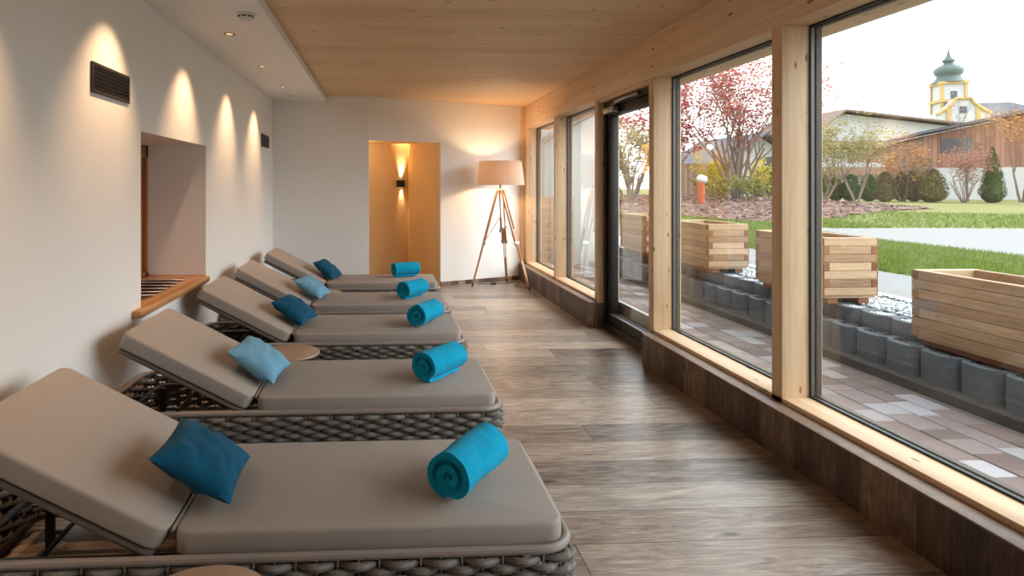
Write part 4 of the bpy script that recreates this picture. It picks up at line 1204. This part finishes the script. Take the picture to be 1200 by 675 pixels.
# chalet
ch, W_, d_ = gable_house('chalet', 'white chalet with wide brown roof and timber balconies before the church', 940, 1128, 55, 164, 131, 9, 'house_white', 'roof_brown', 0.24, over=0.9, eave_r=146)
pm = 55 / 720
for (ya, yb, xa, xb) in ((172, 165.5, 0.0, W_ * 0.98), (205, 196, 0.0, W_ * 0.66)):
    z0 = height(ya, 55) - ch.location.z; z1 = height(yb, 55) - ch.location.z
    m = MB(); m.box((xa, -0.8, z0 - .1), (xb, -0.02, z0)); m.box((xa, -0.82, z0), (xb, -0.74, z1)); m.build('balcony', M['balcony'], ch, smooth=0)
for px, yt, yb in ((985, 172, 186), (1010, 172, 186), (1040, 172, 186), (1000, 206, 220)):
    x_ = bearing(px, 55)[0] - ch.location.x
    m = MB(); m.box((x_ - .55, -0.03, height(yb, 55) - ch.location.z), (x_ + .55, 0.02, height(yt, 55) - ch.location.z)); m.build('window', M['win_dark'], ch, smooth=0)
z0 = height(165, 55) - ch.location.z
m = MB(); m.box((W_ * .30, -0.06, z0 - 1.9), (W_ * .72, 0.0, z0 - 0.1)); m.build('timber_cladding', M['balcony'], ch, smooth=0)
# red clad house
rh, W_, d_ = gable_house('clad_house', 'house with red brown board cladding above white ground floor at right', 1082, 1290, 37, 157, 128, 9, 'house_wood', 'roof_grey', 0.62, over=0.5, eave_r=150, rz=-0.5)
zz = rh.location.z
m = MB(); m.box((-0.03, -0.06, -.3), (W_, 0.0, height(197, 37) - zz)); m.build('ground_floor', M['house_white'], rh, smooth=0)
for px in (1188, 1112):
    x_ = bearing(px, 37)[0] - rh.location.x
    m = MB(); m.box((x_ - .7, -0.05, height(180, 37) - zz), (x_ + .7, 0.02, height(163, 37) - zz)); m.build('window', M['win_dark'], rh, smooth=0)
xa, xb = bearing(1057, 37)[0] - rh.location.x, bearing(1086, 37)[0] - rh.location.x
m = MB(); m.box((xa, -1.1, height(200, 37) - zz), (xb, -1.0, height(186, 37) - zz)); m.box((xa, -1.1, height(200, 37) - zz - .12), (xb, -0.02, height(200, 37) - zz)); m.build('side_balcony', M['balcony_grey'], rh, smooth=0)
# church
dch = 112; q = dch / 720
cx, cy = bearing(1111.5, dch)
co = empty('church', (cx, cy, gnd(cx, cy))); tag(co, 'white and yellow church with green onion dome tower beyond the houses', 'church')
cz = co.location.z
Z = lambda py: height(py, dch) - cz
Rt = Matrix.Rotation(-0.35, 4, 'Z')
tw = 11.5 * q
m = MB(); m.box((-tw, -tw, 0), (tw, tw, Z(98)), M=Rt); m.build('tower', M['house_white'], co, smooth=0)
m = MB()
for sx_ in (-1, 1):
    for sy_ in (-1, 1):
        m.box((sx_ * tw - .24, sy_ * tw - .24, 0), (sx_ * tw + .24, sy_ * tw + .24, Z(99)), M=Rt)
m.box((-tw - .4, -tw - .4, Z(100)), (tw + .4, tw + .4, Z(97)), M=Rt); m.box((-tw - .4, -tw - .4, Z(121)), (tw + .4, tw + .4, Z(118)), M=Rt)
m.build('yellow_trim', M['yellow'], co, smooth=0)
m = MB(); m.lathe([(r_ * q, Z(py)) for r_, py in ((17, 97.5), (14, 95), (11, 91), (11, 89.5), (13, 87), (14.2, 84), (13.4, 81), (10, 78), (6, 76), (4.6, 74.5), (4.8, 73.5), (6.4, 72), (6, 70.5), (3.4, 68), (1.8, 65), (0.8, 60), (0.15, 55))], n=28)
m.build('onion_dome', M['copper'], co, smooth=50)
m = MB()
for sgn, ax_ in ((-1, 0), (1, 0)):
    pass
m.box((-.45, -tw - .12, Z(117)), (.45, -tw + .1, Z(108.5)), M=Rt); m.build('belfry_window', M['win_dark'], co, smooth=0)
m = MB(); gw = 22 * q
gy = -tw - 3.0
sec = [(-gw * 1.15, Z(137)), (-gw * .75, Z(131)), (-gw * .45, Z(125)), (-gw * .32, Z(119.5)), (gw * .32, Z(119.5)), (gw * .45, Z(125)), (gw * .75, Z(131)), (gw * 1.15, Z(137)), (gw * 1.15, 0), (-gw * 1.15, 0)]
n = len(sec)
m._add([(x, gy, z) for x, z in sec] + [(x, gy + 2.2, z) for x, z in sec], [tuple(range(n)), tuple(range(2 * n - 1, n - 1, -1))] + [(i, (i + 1) % n, n + (i + 1) % n, n + i) for i in range(n)], Rt)
m.build('gable_front', M['house_white'], co, smooth=0)
m = MB(); pth = [(x, gy - .1, z) for x, z in sec[:8]]
m.tube([Rt @ Vector(p) for p in pth], 0.3, 6)
for sx_ in (-.62, .62): m.box((sx_ * gw - .3, gy - .2, Z(150)), (sx_ * gw + .3, gy + .1, Z(128)), M=Rt)
m.build('gable_trim', M['yellow'], co, smooth=0)
m = MB(); m.box((-.5, gy - .1, Z(136)), (.5, gy + .1, Z(128.5)), M=Rt); m.build('gable_window', M['win_dark'], co, smooth=0)
m = MB()
sec = [(-8, 0), (8, 0), (8, Z(139)), (0, Z(119)), (-8, Z(139))]
Rn = Matrix.Rotation(-0.35, 4, 'Z') @ Matrix.Translation((3.6, 2.0, 0))
n = 5
vs = [(2, x * .55, z) for x, z in sec] + [(16, x * .55, z) for x, z in sec]
vs[3] = (2, 0, Z(121)); vs[8] = (10, 0, Z(121))
m._add(vs, [tuple(range(n)), tuple(range(2 * n - 1, n - 1, -1))] + [(i, (i + 1) % n, n + (i + 1) % n, n + i) for i in range(n)], Matrix.Rotation(-0.2, 4, 'Z'))
m.build('nave', M['roof_grey'], co, smooth=0)

# ------------------------------------------------------------------ sky and rendering set-up
wd = bpy.data.worlds.new('overcast_sky'); S.world = wd; wd.use_nodes = True
nt = wd.node_tree; nt.nodes.clear()
tc = nt.nodes.new('ShaderNodeTexCoord'); sp = nt.nodes.new('ShaderNodeSeparateXYZ'); nt.links.new(tc.outputs['Generated'], sp.inputs[0])
rpn = nt.nodes.new('ShaderNodeValToRGB'); nt.links.new(sp.outputs[2], rpn.inputs[0])
rpn.color_ramp.elements[0].position = 0.0; rpn.color_ramp.elements[0].color = (0.97, 0.99, 1.0, 1)
rpn.color_ramp.elements[1].position = 0.7; rpn.color_ramp.elements[1].color = (0.82, 0.91, 1.0, 1)
bg = nt.nodes.new('ShaderNodeBackground'); bg.inputs['Strength'].default_value = 1.5
nt.links.new(rpn.outputs[0], bg.inputs['Color'])
wo = nt.nodes.new('ShaderNodeOutputWorld'); nt.links.new(bg.outputs[0], wo.inputs['Surface'])
sd = bpy.data.lights.new('hazy_sun', 'SUN'); sd.energy = 1.8; sd.angle = math.radians(60); sd.color = (0.95, 0.98, 1.0)
so = bpy.data.objects.new('hazy_sun', sd); COL.objects.link(so); so.rotation_euler = Vector((-1.0, 0.35, -0.85)).to_track_quat('-Z', 'Y').to_euler()
so.location = (18, -6, 15)

S.view_settings.view_transform = 'Standard'
S.view_settings.look = 'None'
S.view_settings.gamma = 1.0
S.view_settings.use_curve_mapping = False
S.view_settings.exposure = 1.3
cy_ = S.cycles
cy_.use_denoising = True
cy_.max_bounces = 12; cy_.diffuse_bounces = 6; cy_.glossy_bounces = 4; cy_.transparent_max_bounces = 24
cy_.sample_clamp_indirect = 8
cy_.caustics_reflective = False; cy_.caustics_refractive = False
